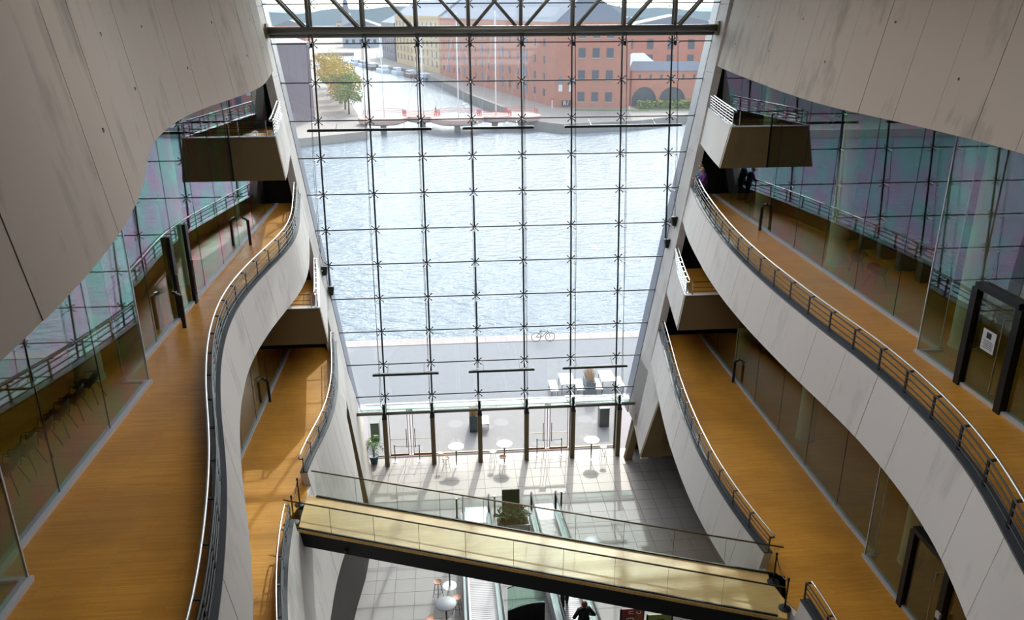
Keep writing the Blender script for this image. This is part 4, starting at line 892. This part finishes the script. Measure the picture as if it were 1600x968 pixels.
# ------------------------------------------------------------------ outside: plaza, water, far shore
def prism_obj(name, poly, z0, z1, mat, label, cat, kind='structure', parent=None):
    o = MB().prism(poly, 'z', z0, z1).build(name, mat, parent)
    return tag(o, label, cat, kind=kind) if label else o
prism_obj('pavement_plaza', [(-90, 37.05), (90, 37.05), (90, 52.1), (-90, 52.1)], -2.6, -.06, 'plaza', 'pale paved quay between the building and the harbour', 'pavement')
ke = empty('kerb', (0, 0, 0), label='pinkish stone kerb along the edge of the near quay', cat='kerb', kind='structure')
kb = MB().bx(-.745, .745, -.58, .58, -2.6, -.03).mesh('kerb_stone'); kb.materials.append(MAT['plaza_kerb'])
for i in range(-12, 20): inst(kb, 'kerb_stone', ke, (i * 1.5, 52.7, 0))
MB().bx(-90, -18.75, 52.12, 53.28, -2.6, -.03).build('kerb_run', 'plaza_kerb', ke); MB().bx(29.25, 90, 52.12, 53.28, -2.6, -.03).build('kerb_run', 'plaza_kerb', ke)
tag(MB().add([(-900, 45, -2), (900, 45, -2), (900, 900, -2), (-900, 900, -2)], [(0, 1, 2, 3)]).build('water_harbour', 'water'), 'glittering wind-rippled harbour and canal water', 'water', kind='structure')
prism_obj('ground_shore_left', [(-300, 150), (-27.3, 153.9), (-15.6, 161.8), (-17.2, 178.2), (-18.9, 181), (-24, 212), (-27.6, 231), (-57.4, 391), (-70, 470), (-300, 470)], -3, -.5, 'quay_ground', 'pale promenade along the far side of the canal mouth', 'quay')
prism_obj('ground_shore_right', [(17.9, 172.3), (23.8, 165.7), (40.7, 169.7), (54.5, 179), (300, 190), (300, 470), (-50, 470), (-43, 399), (-20.5, 336), (-9.9, 320.6), (6.7, 227), (14.06, 194.8)], -3, -.5, 'quay_ground', 'broad stone quay in front of the red brick buildings', 'quay')
prism_obj('ground_far', [(-900, 470), (900, 470), (900, 1700), (-900, 1700)], -3, -.5, 'quay_ground', 'distant city ground beyond the canal', 'ground')
prism_obj('wall_quay_right', [(17.7, 172.0), (23.7, 165.3), (40.8, 169.3), (54.6, 178.6), (160, 183), (160, 184), (54.5, 179.4), (40.6, 170.1), (23.9, 166.2), (18.3, 172.5)], -3, -.2, 'quay_stone', 'dark stone quay wall at the foot of the red brick buildings', 'wall')
prism_obj('wall_canal_right', [(14.3, 194.0), (6.9, 226.8), (-9.7, 320.4), (-20.4, 335.8), (-43, 399), (-44, 398), (-21.3, 335.2), (-10.6, 319.9), (6.0, 226.5), (13.4, 193.7)], -3, .2, 'quay_stone', 'stone edge running along the far canal bank', 'wall')
# outdoor furniture on the plaza
def slab_table(x, y, w_, L_, h, label, name, cat, group):
    e = empty(name, (x, y, -.06), label=label, cat=cat, group=group); MB().bx(-w_ / 2, w_ / 2, -L_ / 2, L_ / 2, h - .06, h).build('top', 'white_plastic', e)
    for sy in (-1, 1):
        for sx in (-1, 1): MB().box((sx * (w_ / 2 - .05), sy * (L_ / 2 - .1), (h - .06) / 2), (.04, .04, h - .06)).build('leg', 'dark_steel', e)
slab_table(6.0, 44.0, .46, 1.5, .45, 'white outdoor bench, leftmost of the picnic set', 'outdoor_bench', 'bench', 'white outdoor benches'); slab_table(6.85, 44.3, .85, 1.6, .74, 'white outdoor table left of the tall grass planter', 'outdoor_table', 'table', 'white outdoor tables'); slab_table(7.6, 44.0, .46, 1.5, .45, 'white outdoor bench just left of the tall grass planter', 'outdoor_bench', 'bench', 'white outdoor benches')
slab_table(8.72, 44.0, .46, 1.5, .45, 'white outdoor bench just right of the tall grass planter', 'outdoor_bench', 'bench', 'white outdoor benches'); slab_table(9.4, 44.5, .85, 1.6, .74, 'white outdoor table right of the tall grass planter', 'outdoor_table', 'table', 'white outdoor tables'); slab_table(10.1, 44.2, .46, 1.4, .45, 'white outdoor bench, rightmost of the picnic set', 'outdoor_bench', 'bench', 'white outdoor benches')
slab_table(7.1, 42.7, 1.1, .4, .3, 'low white outdoor bench lying crosswise before the picnic set', 'outdoor_bench', 'bench', 'white outdoor benches'); slab_table(1.55, 40.0, .5, 1.0, .45, 'white outdoor bench beside the straw-grass planter outside the entrance', 'outdoor_bench', 'bench', 'white outdoor benches')
def gplanter(x, y, w_, d_, h, mat, label, grass, seed):
    e = empty('outdoor_planter', (x, y, -.06), label=label, cat='planter'); MB().bx(-w_ / 2, w_ / 2, -d_ / 2, d_ / 2, 0, h).build('box', mat, e); MB().bx(-w_ / 2 - .02, w_ / 2 + .02, -d_ / 2 - .02, d_ / 2 + .02, h - .03, h + .01).build('rim', mat, e)
    if grass:
        rnd = random.Random(seed); m = MB()
        for q in range(220):
            b = Vector((rnd.uniform(-w_ / 2 + .05, w_ / 2 - .05), rnd.uniform(-d_ / 2 + .05, d_ / 2 - .05), h)); a = rnd.uniform(0, 6.28); tip = b + Vector((math.cos(a) * rnd.uniform(.05, .4), math.sin(a) * rnd.uniform(.05, .4), rnd.uniform(.4, .85))); s_ = Vector((-math.sin(a), math.cos(a), 0)) * .018; m.add([b - s_, b + s_, tip], [(0, 1, 2)])
        tag(m.build('grass_tuft', 'straw', e), kind='stuff')
gplanter(8.16, 43.6, .58, 1.2, 1.0, 'planter_slate', 'slate-blue planter of straw-coloured grass between the white outdoor benches', True, 5); gplanter(.95, 39.9, .46, .9, .95, 'planter_slate', 'slate planter of straw-coloured grass right outside the entrance glass', True, 6)
gplanter(8.3, 39.7, .55, .6, 1.15, 'planter_grey', 'grey empty planter outside near the right-hand fin', False, 7); gplanter(-4.45, 39.2, .45, .6, 1.1, 'planter_grey', 'grey empty planter outside near the potted palm', False, 8)
e = empty('bicycle', (6.3, 52.0, -.06), label='dark bicycle lying by the kerb of the near quay', cat='bicycle')
for x in (-.5, .5): MB().tube([(x + .33 * math.cos(t * .393), 0, .35 + .33 * math.sin(t * .393)) for t in range(17)], .022, 5).build('wheel', 'black_steel', e)
m = MB()
for a, b in (((-.5, .35), (-.1, .35)), ((-.1, .35), (-.2, .8)), ((-.5, .35), (-.2, .75)), ((-.1, .35), (.33, .78)), ((-.2, .75), (.33, .8)), ((.5, .35), (.33, .85))): m.tube([(a[0], 0, a[1]), (b[0], 0, b[1])], .02, 5)
m.build('frame', 'black_steel', e); MB().bx(-.3, -.08, -.06, .06, .82, .87).build('saddle', 'black_steel', e); MB().bar((.31, -.25, .92), (.31, .25, .92), .03).build('handlebar', 'black_steel', e)
# ------------------------------------------------------------------ far shore buildings
def windows(e, P, Q, cols, zs, w_, h, mat='window_dark', frame=None, depth=.12):
    P = Vector((P[0], P[1], 0)); Q = Vector((Q[0], Q[1], 0)); d = (Q - P).normalized(); nrm = Vector((d.y, -d.x, 0)); rz = math.atan2(d.y, d.x)
    me = MB().bx(-w_ / 2, w_ / 2, -depth, depth, -h / 2, h / 2).mesh('window'); me.materials.append(MAT[mat])
    fm = MB().bx(-w_ / 2 - .12, w_ / 2 + .12, -depth - .05, -depth + .1, -h / 2 - .2, -h / 2).mesh('sill'); fm.materials.append(MAT['plaza_kerb'])
    for t in cols:
        for z in zs:
            p = P.lerp(Q, t) + Vector((0, 0, z)); o = inst(me, 'window', e, p - Vector(e.location), rz)
            if frame: inst(fm, 'sill', o)
def block(name, poly, h, mat, label, group=None, roof=None, rh=5.0, cat='building'):
    c = Vector((sum(p[0] for p in poly) / len(poly), sum(p[1] for p in poly) / len(poly), -.5)); e = empty(name, c, label=label, cat=cat, group=group)
    lp = [(p[0] - c.x, p[1] - c.y) for p in poly]; MB().prism(lp, 'z', 0, h + .5).build('walls', mat, e)
    if roof:
        a, b, c2, d = [Vector((p[0], p[1], h + .5)) for p in lp]; r1 = (a + b) / 2 + Vector((0, 0, rh)); r2 = (c2 + d) / 2 + Vector((0, 0, rh)); r1 = r1.lerp(r2, .03); r2 = r2.lerp(r1, .03)
        m = MB(); m.add([a, b, c2, d, r1, r2], [(0, 1, 4), (1, 2, 5, 4), (2, 3, 5), (3, 0, 4, 5), (0, 3, 2, 1)]); m.build('roof', roof, e)
    return e
P1, P2, SV = (26.2, 198.3), (43.7, 194.8), (-27.5, 104.5)
wh = block('brick_warehouse', [P1, P2, (P2[0] + SV[0], P2[1] + SV[1]), (P1[0] + SV[0], P1[1] + SV[1])], 19.0, 'brick_red', 'long red brick warehouse with rows of small windows along the canal', roof='slate_roof', rh=7)
windows(wh, P1, P2, (.36, .545, .73), (2.0, 7.05, 12.1, 16.6), 1.6, 2.2, frame=True)
PB = (P1[0] + SV[0], P1[1] + SV[1]); cols = [.035 + .06 * q for q in range(16)]
windows(wh, PB, P1, [c for q, c in enumerate(cols) if q % 3 != 1], (2.4, 6.2, 10.2, 14.2), 1.15, 1.7); windows(wh, PB, P1, [c for q, c in enumerate(cols) if q % 3 == 1], (2.6, 6.6, 10.6, 14.6), 1.7, 2.7, 'slate_roof')
windows(wh, P1, P2, (.08, .22), (4.0,), .9, 1.6, 'window_white')
o = Vector(wh.location)
for t in (.08, .22):
    m = MB(); p = Vector((P1[0], P1[1], 0)).lerp(Vector((P2[0], P2[1], 0)), t) - o; m.add([p + Vector((-.9, -.25, 5.0)), p + Vector((.9, -.25, 5.0)), p + Vector((0, -.25, 6.9)), p + Vector((-.9, .2, 5.0)), p + Vector((.9, .2, 5.0)), p + Vector((0, .2, 6.9))], [(0, 1, 2), (5, 4, 3), (0, 3, 4, 1), (1, 4, 5, 2), (2, 5, 3, 0)])
    m.build('window_gable', 'slate_roof', wh)
e = empty('street_sign', (28.9, 196.9, -.5), label='small black board with white letters at the foot of the red warehouse', cat='sign'); MB().bx(-1.1, 1.1, -.06, .06, .3, 1.7).build('board', 'print_black', e); text(e, 'B', 1.3, (-.4, -.08, 1.0), (R(90), 0, 0), 'print_white'); text(e, '/', 1.3, (.4, -.08, 1.0), (R(90), 0, 0), 'print_white')
e = empty('life_ring_post', (25.4, 196.4, -.5), label='red life-ring box on a post at the corner of the red warehouse', cat='life ring'); MB().bx(-.08, .08, -.08, .08, 0, 2).build('post', 'white_plastic', e); MB().lathe([(.3, 0), (.5, .1), (.5, .3), (.3, .4)], (0, 0, 2.0), 14).build('ring_box', 'bridge_red', e)
Y1, Y2 = (-2.0, 309), (-21.7, 382)
yb = block('yellow_building', [Y1, (16, 314), (-3.5, 388), Y2], 19.5, 'facade_yellow', 'pale yellow canal-side building beyond the red warehouse', roof='slate_roof', rh=6)
windows(yb, Y2, Y1, [.05 + .09 * q for q in range(11)], (2.6, 6.0, 9.4, 12.8, 16.2), 1.5, 2.1)
gb = block('grey_building', [(-22.5, 386), (-6, 392), (-14, 430), (-31, 425)], 16, 'facade_slate_and_shadow', 'blue-grey building closing the row along the canal', roof='slate_roof', rh=4); windows(gb, (-31, 425), (-22.5, 386), [.1 + .16 * q for q in range(6)], (4, 8, 12), 1.6, 2.0)
# arched gatehouse
ag = empty('arched_gatehouse', (44.9, 197.4, -.5), label='low brick wall with two wide arches and a slate roof beside the warehouse', cat='building'); AL = 17.2
def arch_z(x):
    for c, r in ((3.1, 3.0), (9.9, 3.2)):
        if abs(x - c) < r: return 1.2 + 3.4 * math.sqrt(max(0, 1 - ((x - c) / r) ** 2))
    return 0.0
xsn = sorted(set([0, AL, .1, 6.1, 6.7, 13.1] + [q * .2 for q in range(86)])); m = MB()
for a, b in zip(xsn[:-1], xsn[1:]):
    za, zb_ = arch_z(a + 1e-4), arch_z(b - 1e-4); m.add([(a, 0, za), (b, 0, zb_), (b, 0, 8.4), (a, 0, 8.4), (a, .8, za), (b, .8, zb_), (b, .8, 8.4), (a, .8, 8.4)], [(0, 1, 2, 3), (7, 6, 5, 4), (0, 4, 5, 1), (3, 2, 6, 7)])
m.bx(0, .02, 0, .8, 0, 8.4).bx(AL - .02, AL, 0, .8, 0, 8.4); m.build('arched_wall', 'brick_orange', ag)
for c, r in ((3.1, 3.0), (9.9, 3.2)): MB().bx(c - r, c + r, 1.0, 1.1, 0, 4.8).build('arch_glass', 'window_dark', ag)
MB().add([(-.3, -.4, 8.4), (AL + .3, -.4, 8.4), (AL - 1.4, 2.5, 10.4), (.2, 2.5, 10.4), (-.3, 5.4, 8.4), (AL + .3, 5.4, 8.4)], [(0, 1, 2, 3), (3, 2, 5, 4), (0, 3, 4), (1, 5, 2), (0, 4, 5, 1)]).build('roof', 'slate_roof', ag); MB().bx(0, AL, 4.4, 5.0, 0, 8.4).build('rear_wall', 'brick_orange', ag)
for q in range(6): MB().bx(1.6 + q * 2.6, 2.1 + q * 2.6, -.05, .05, 6.6, 7.5).build('slot_window', 'window_dark', ag)
ag.rotation_euler.z = math.atan2(-2.0, 16.6)
rb = block('rear_brick_building', [(40, 232), (88, 224), (92, 250), (44, 258)], 15.2, 'brick_orange', 'red brick building with tall windows rising behind the arched gatehouse', roof='slate_roof', rh=5); windows(rb, (40, 232), (88, 224), [.12 + .115 * q for q in range(8)], (4.5, 8.6, 12.6), 1.7, 2.5)
e = empty('white_tent', (50, 214, -.5), label='white peaked marquee roof behind the arched gatehouse', cat='tent'); MB().add([(-5, -4, 8.4), (5, -4, 8.4), (5, 4, 8.4), (-5, 4, 8.4), (-1.5, 0, 11.6), (1.5, 0, 11.6)], [(0, 1, 5, 4), (1, 2, 5), (2, 3, 4, 5), (3, 0, 4), (0, 3, 2, 1)]).build('canopy', 'tent_white', e)
for sx in (-4.8, 4.8):
    for sy in (-3.8, 3.8): MB().bx(sx - .1, sx + .1, sy - .1, sy + .1, 0, 8.4).build('pole', 'white_plastic', e)
prism_obj('lawn_strip', [(30, 190.5), (47, 187.5), (47.5, 189.5), (30.5, 193)], -.5, -.44, 'lawn', 'thin strip of lawn in front of the red warehouse', 'lawn'); prism_obj('lawn_gatehouse', [(45.5, 189.5), (62, 187), (63, 195.5), (45, 197)], -.5, -.42, 'lawn', 'lawn in front of the arched gatehouse', 'lawn')
hg = MB(); rnd = random.Random(3)
for q in range(900):
    c = Vector((45.6 + rnd.uniform(0, 15), 193.8 - rnd.uniform(0, 1) * .12 * 15 + rnd.uniform(-.9, .9), rnd.uniform(-.4, 1.3))); a = rnd.uniform(0, 6.3); u = Vector((math.cos(a), math.sin(a), rnd.uniform(-.6, .6))) * .3; v_ = u.cross(Vector((0, 0, 1))).normalized() * .3 + Vector((0, 0, .18)); hg.add([c - u, c + v_, c + u, c - v_], [(0, 1, 2, 3)])
tag(hg.build('hedge', 'leaf_green'), 'low green hedge before the arches of the gatehouse', 'hedge', kind='stuff')
# dark building left of the canal
db = block('dark_building', [(-28.5, 180.5), (-90, 172), (-110, 250), (-48, 258)], 15.5, 'dark_facade', 'dark purplish modern building beside the canal promenade'); o = Vector(db.location)
m = MB(); m.add([Vector((-32.2, 179.95, .3)) - o, Vector((-28.7, 180.4, .3)) - o, Vector((-28.7, 180.4, 6.6)) - o, Vector((-34.2, 179.7, 7.2)) - o, Vector((-32.2, 180.25, .3)) - o, Vector((-28.7, 180.7, .3)) - o, Vector((-28.7, 180.7, 6.6)) - o, Vector((-34.2, 180.0, 7.2)) - o], [(0, 1, 2, 3), (7, 6, 5, 4), (0, 4, 5, 1), (1, 5, 6, 2), (2, 6, 7, 3), (3, 7, 4, 0)]); m.build('facade_shadow', 'facade_slate_and_shadow', db); db.children[-1].location.y = -.15  # slate-coloured plate painting the triangular shadow on the facade
for q in range(10): MB().bx(-.09, .09, -.22, .1, 0, 14.8 if q > 3 else 7.8).build('facade_fin', 'dark_facade', db, loc=Vector((-30.0 - q * 1.5, 180.3 - q * .205, .4 if q > 3 else 7.4)) - o)
# promenade trees
def tree(x, y, h, mat, label, seed):
    e = empty('promenade_tree', (x, y, -.5), label=label, cat='tree', group='promenade trees'); rnd = random.Random(seed); MB().tube([(0, 0, 0), (.1, 0, h * .3), (0, .1, h * .55)], .2, 8, rs=[.22, .16, .1]).build('trunk', 'bark', e, True)
    for q in range(4): a = q * 1.6 + seed; MB().tube([(0, 0, h * .35), (math.cos(a) * h * .15, math.sin(a) * h * .15, h * .55), (math.cos(a) * h * .22, math.sin(a) * h * .22, h * .72)], .07, 5, rs=[.1, .07, .03]).build('branch', 'bark', e, True)
    m = MB(); cl = [(Vector((rnd.gauss(0, h * .19), rnd.gauss(0, h * .19), h * (.34 + .52 * rnd.random()))), h * rnd.uniform(.1, .18)) for _ in range(30)]
    for c, r in cl:
        for q in range(60):
            d = Vector((rnd.gauss(0, 1), rnd.gauss(0, 1), rnd.gauss(0, 1))).normalized() * r * rnd.uniform(.6, 1.05); p = c + d; u = Vector((rnd.gauss(0, 1), rnd.gauss(0, 1), rnd.gauss(0, 1))).normalized() * .24; v_ = u.cross(d).normalized() * .2; m.add([p - u, p + v_, p + u, p - v_], [(0, 1, 2, 3)])
    tag(m.build('foliage', mat, e), kind='stuff')
for q, (x, y, h, mt, lb) in enumerate(((-22.3, 190, 9.6, 'leaf_green', 'yellow-green promenade tree, the first in front of the dark building'), (-24.2, 199.5, 9.6, 'leaf_autumn', 'autumn-coloured promenade tree, the second in the row'), (-27.0, 213, 10, 'leaf_autumn', 'autumn-coloured promenade tree, the third in the row'), (-29.4, 227, 10.4, 'leaf_autumn', 'autumn-coloured promenade tree, the fourth in the row'), (-32.2, 243, 11, 'leaf_autumn', 'autumn-coloured promenade tree, the fifth in the row'), (-35.5, 262, 11, 'leaf_autumn', 'autumn-coloured promenade tree, farthest in the row'))): tree(x, y, h, mt, lb, 20 + q)
# circle footbridge with masts
DK = ((-13.3, 172.5, 5.2), (-5.2, 176.0, 4.4), (2.2, 171.0, 5.6), (10.2, 174.0, 4.0), (15.8, 173.2, 4.2)); MH = (16.7, 17.5, 21.2, 21.6, 14.8)
cb = empty('circle_bridge', (2.2, 173, 0), label='footbridge of pink round platforms with white masts and red rails across the canal', cat='bridge')
for q, ((x, y, r), h) in enumerate(zip(DK, MH)):
    c = Vector((x - 2.2, y - 173, 0))
    e = MB().lathe([(r - 1.6, -.5), (r - .2, -.1), (r, .3), (r, .85 - .002 * q), (r - .1, .9 - .002 * q)], n=40).build('platform', 'bridge_deck', cb, 'auto', loc=c); MB().lathe([(.75, -2.6), (.6, -1.2), (.95, -.4)], n=14).build('pier', 'quay_stone', e, 'auto')
    MB().tube([(.3, 0, .9), (.3, 0, h)], .13, 8, rs=[.16, .08]).build('mast', 'white_plastic', e, True)
    a0, a1 = (R(20), R(150)) if q % 2 == 0 else (R(200), R(335)); pts = [(math.cos(a0 + (a1 - a0) * t / 16) * (r - .15), math.sin(a0 + (a1 - a0) * t / 16) * (r - .15)) for t in range(17)]
    for hh in (1.35, 1.7, 2.05): MB().tube([(px, py, hh) for px, py in pts], .045, 5).build('rail', 'bridge_red', e)
    for t in (0, 1, 2, 14, 15, 16): MB().tube([(pts[t][0], pts[t][1], .9), (pts[t][0] * .96, pts[t][1] * .96, 2.05)], .07, 5).build('rail_post', 'bridge_red', e)
    for t in range(5): MB().tube([(.3, 0, h * .96), (math.cos(t * 1.257) * (r - .3), math.sin(t * 1.257) * (r - .3), .95)], .012, 4).build('stay_cable', 'white_trim', e)
person((-2.3, 175.4, .9), R(100), 'tiny person in dark clothes walking over the round bridge platforms', 'cloth_black', 'cloth_blue', 'hair_dark', 0, .2)
person((58.6, 189.3, -.42), R(200), 'tiny person in pale clothes on the quay by the lawn', 'cloth_cream', 'cloth_blue', 'hair_dark', 0, .15); person((57.7, 189.6, -.42), R(190), 'tiny person in dark clothes on the quay by the lawn', 'cloth_black', 'cloth_blue', 'hair_dark', 0, .15)
# moored boats
def boat(x, y, rz, L_, mat, label):
    e = empty('moored_boat', (x, y, -2.1), rz, label=label, cat='boat', group='moored boats'); h = L_ / 2; m = MB(); m.prism([(-h, -.16 * L_), (h * .55, -.16 * L_), (h, 0), (h * .55, .16 * L_), (-h, .16 * L_)], 'z', 0, 1.3); m.build('hull', mat, e)
    MB().prism([(-h * .6, -.11 * L_), (h * .3, -.11 * L_), (h * .3, .11 * L_), (-h * .6, .11 * L_)], 'z', 1.3, 2.6).build('cabin', 'boat_white', e); MB().bx(-h * .55, h * .2, -.12 * L_, .12 * L_, 1.8, 2.2).build('window_band', 'window_dark', e)
for q, (x, y, L_, mt) in enumerate(((-7.5, 300, 11, 'boat_blue'), (-13, 316, 12, 'boat_brown'), (-19, 330, 10, 'boat_white'), (-25, 343, 14, 'boat_white'), (-31, 360, 13, 'boat_brown'), (-36, 377, 12, 'boat_white'), (-41, 389, 12, 'boat_white'), (-52, 397, 13, 'boat_white'), (-58, 405, 13, 'boat_blue'))): boat(x, y, R(108) if q < 7 else R(10), L_, mt, 'small %s boat moored far up the canal, number %s along the bank' % (('blue', 'brown', 'white')[('boat_blue', 'boat_brown', 'boat_white').index(mt)], ('one', 'two', 'three', 'four', 'five', 'six', 'seven', 'eight', 'nine')[q]))
# distant city and wooded hills
rnd = random.Random(11)
for q in range(26):
    x = -330 + q * 29 + rnd.uniform(-5, 5); y = (520, 640, 780)[q % 3] + rnd.uniform(-20, 20); h = rnd.uniform(8, 13); w_ = rnd.uniform(16, 26)
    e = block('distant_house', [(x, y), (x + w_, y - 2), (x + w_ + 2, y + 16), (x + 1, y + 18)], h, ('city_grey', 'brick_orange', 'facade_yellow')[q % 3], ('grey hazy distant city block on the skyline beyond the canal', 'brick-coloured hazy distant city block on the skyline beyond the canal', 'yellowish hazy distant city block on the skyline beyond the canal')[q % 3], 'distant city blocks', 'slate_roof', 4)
    windows(e, (x, y), (x + w_, y - 2), [.12, .3, .5, .7, .88], (3, 7), 1.8, 2.2)
e = empty('church_spire', (-72, 640, -.5), label='thin pointed church spire on the distant skyline', cat='tower'); MB().bx(-3, 3, -3, 3, 0, 20).build('tower', 'city_grey', e); MB().lathe([(3, 20), (.4, 34), (.05, 40)], n=8).build('spire', 'slate_roof', e)
hm = MB(); n = 90
for i in range(n + 1):
    x = -800 + 1600 * i / n; t = 21 + 3.5 * math.sin(i * .35) + 2 * math.sin(i * 1.1) + rnd.uniform(-1, 1); hm.v += [(x, 1250, -1), (x, 1270, t), (x, 1420, t + 1), (x, 1500, -1)]
for i in range(n):
    for k in range(3): hm.f.append((4 * i + k, 4 * i + k + 1, 4 * i + 5 + k, 4 * i + 4 + k))
tag(hm.build('hills_far', 'hill_hazed'), 'hazy wooded ridge along the horizon', 'hills', kind='structure')
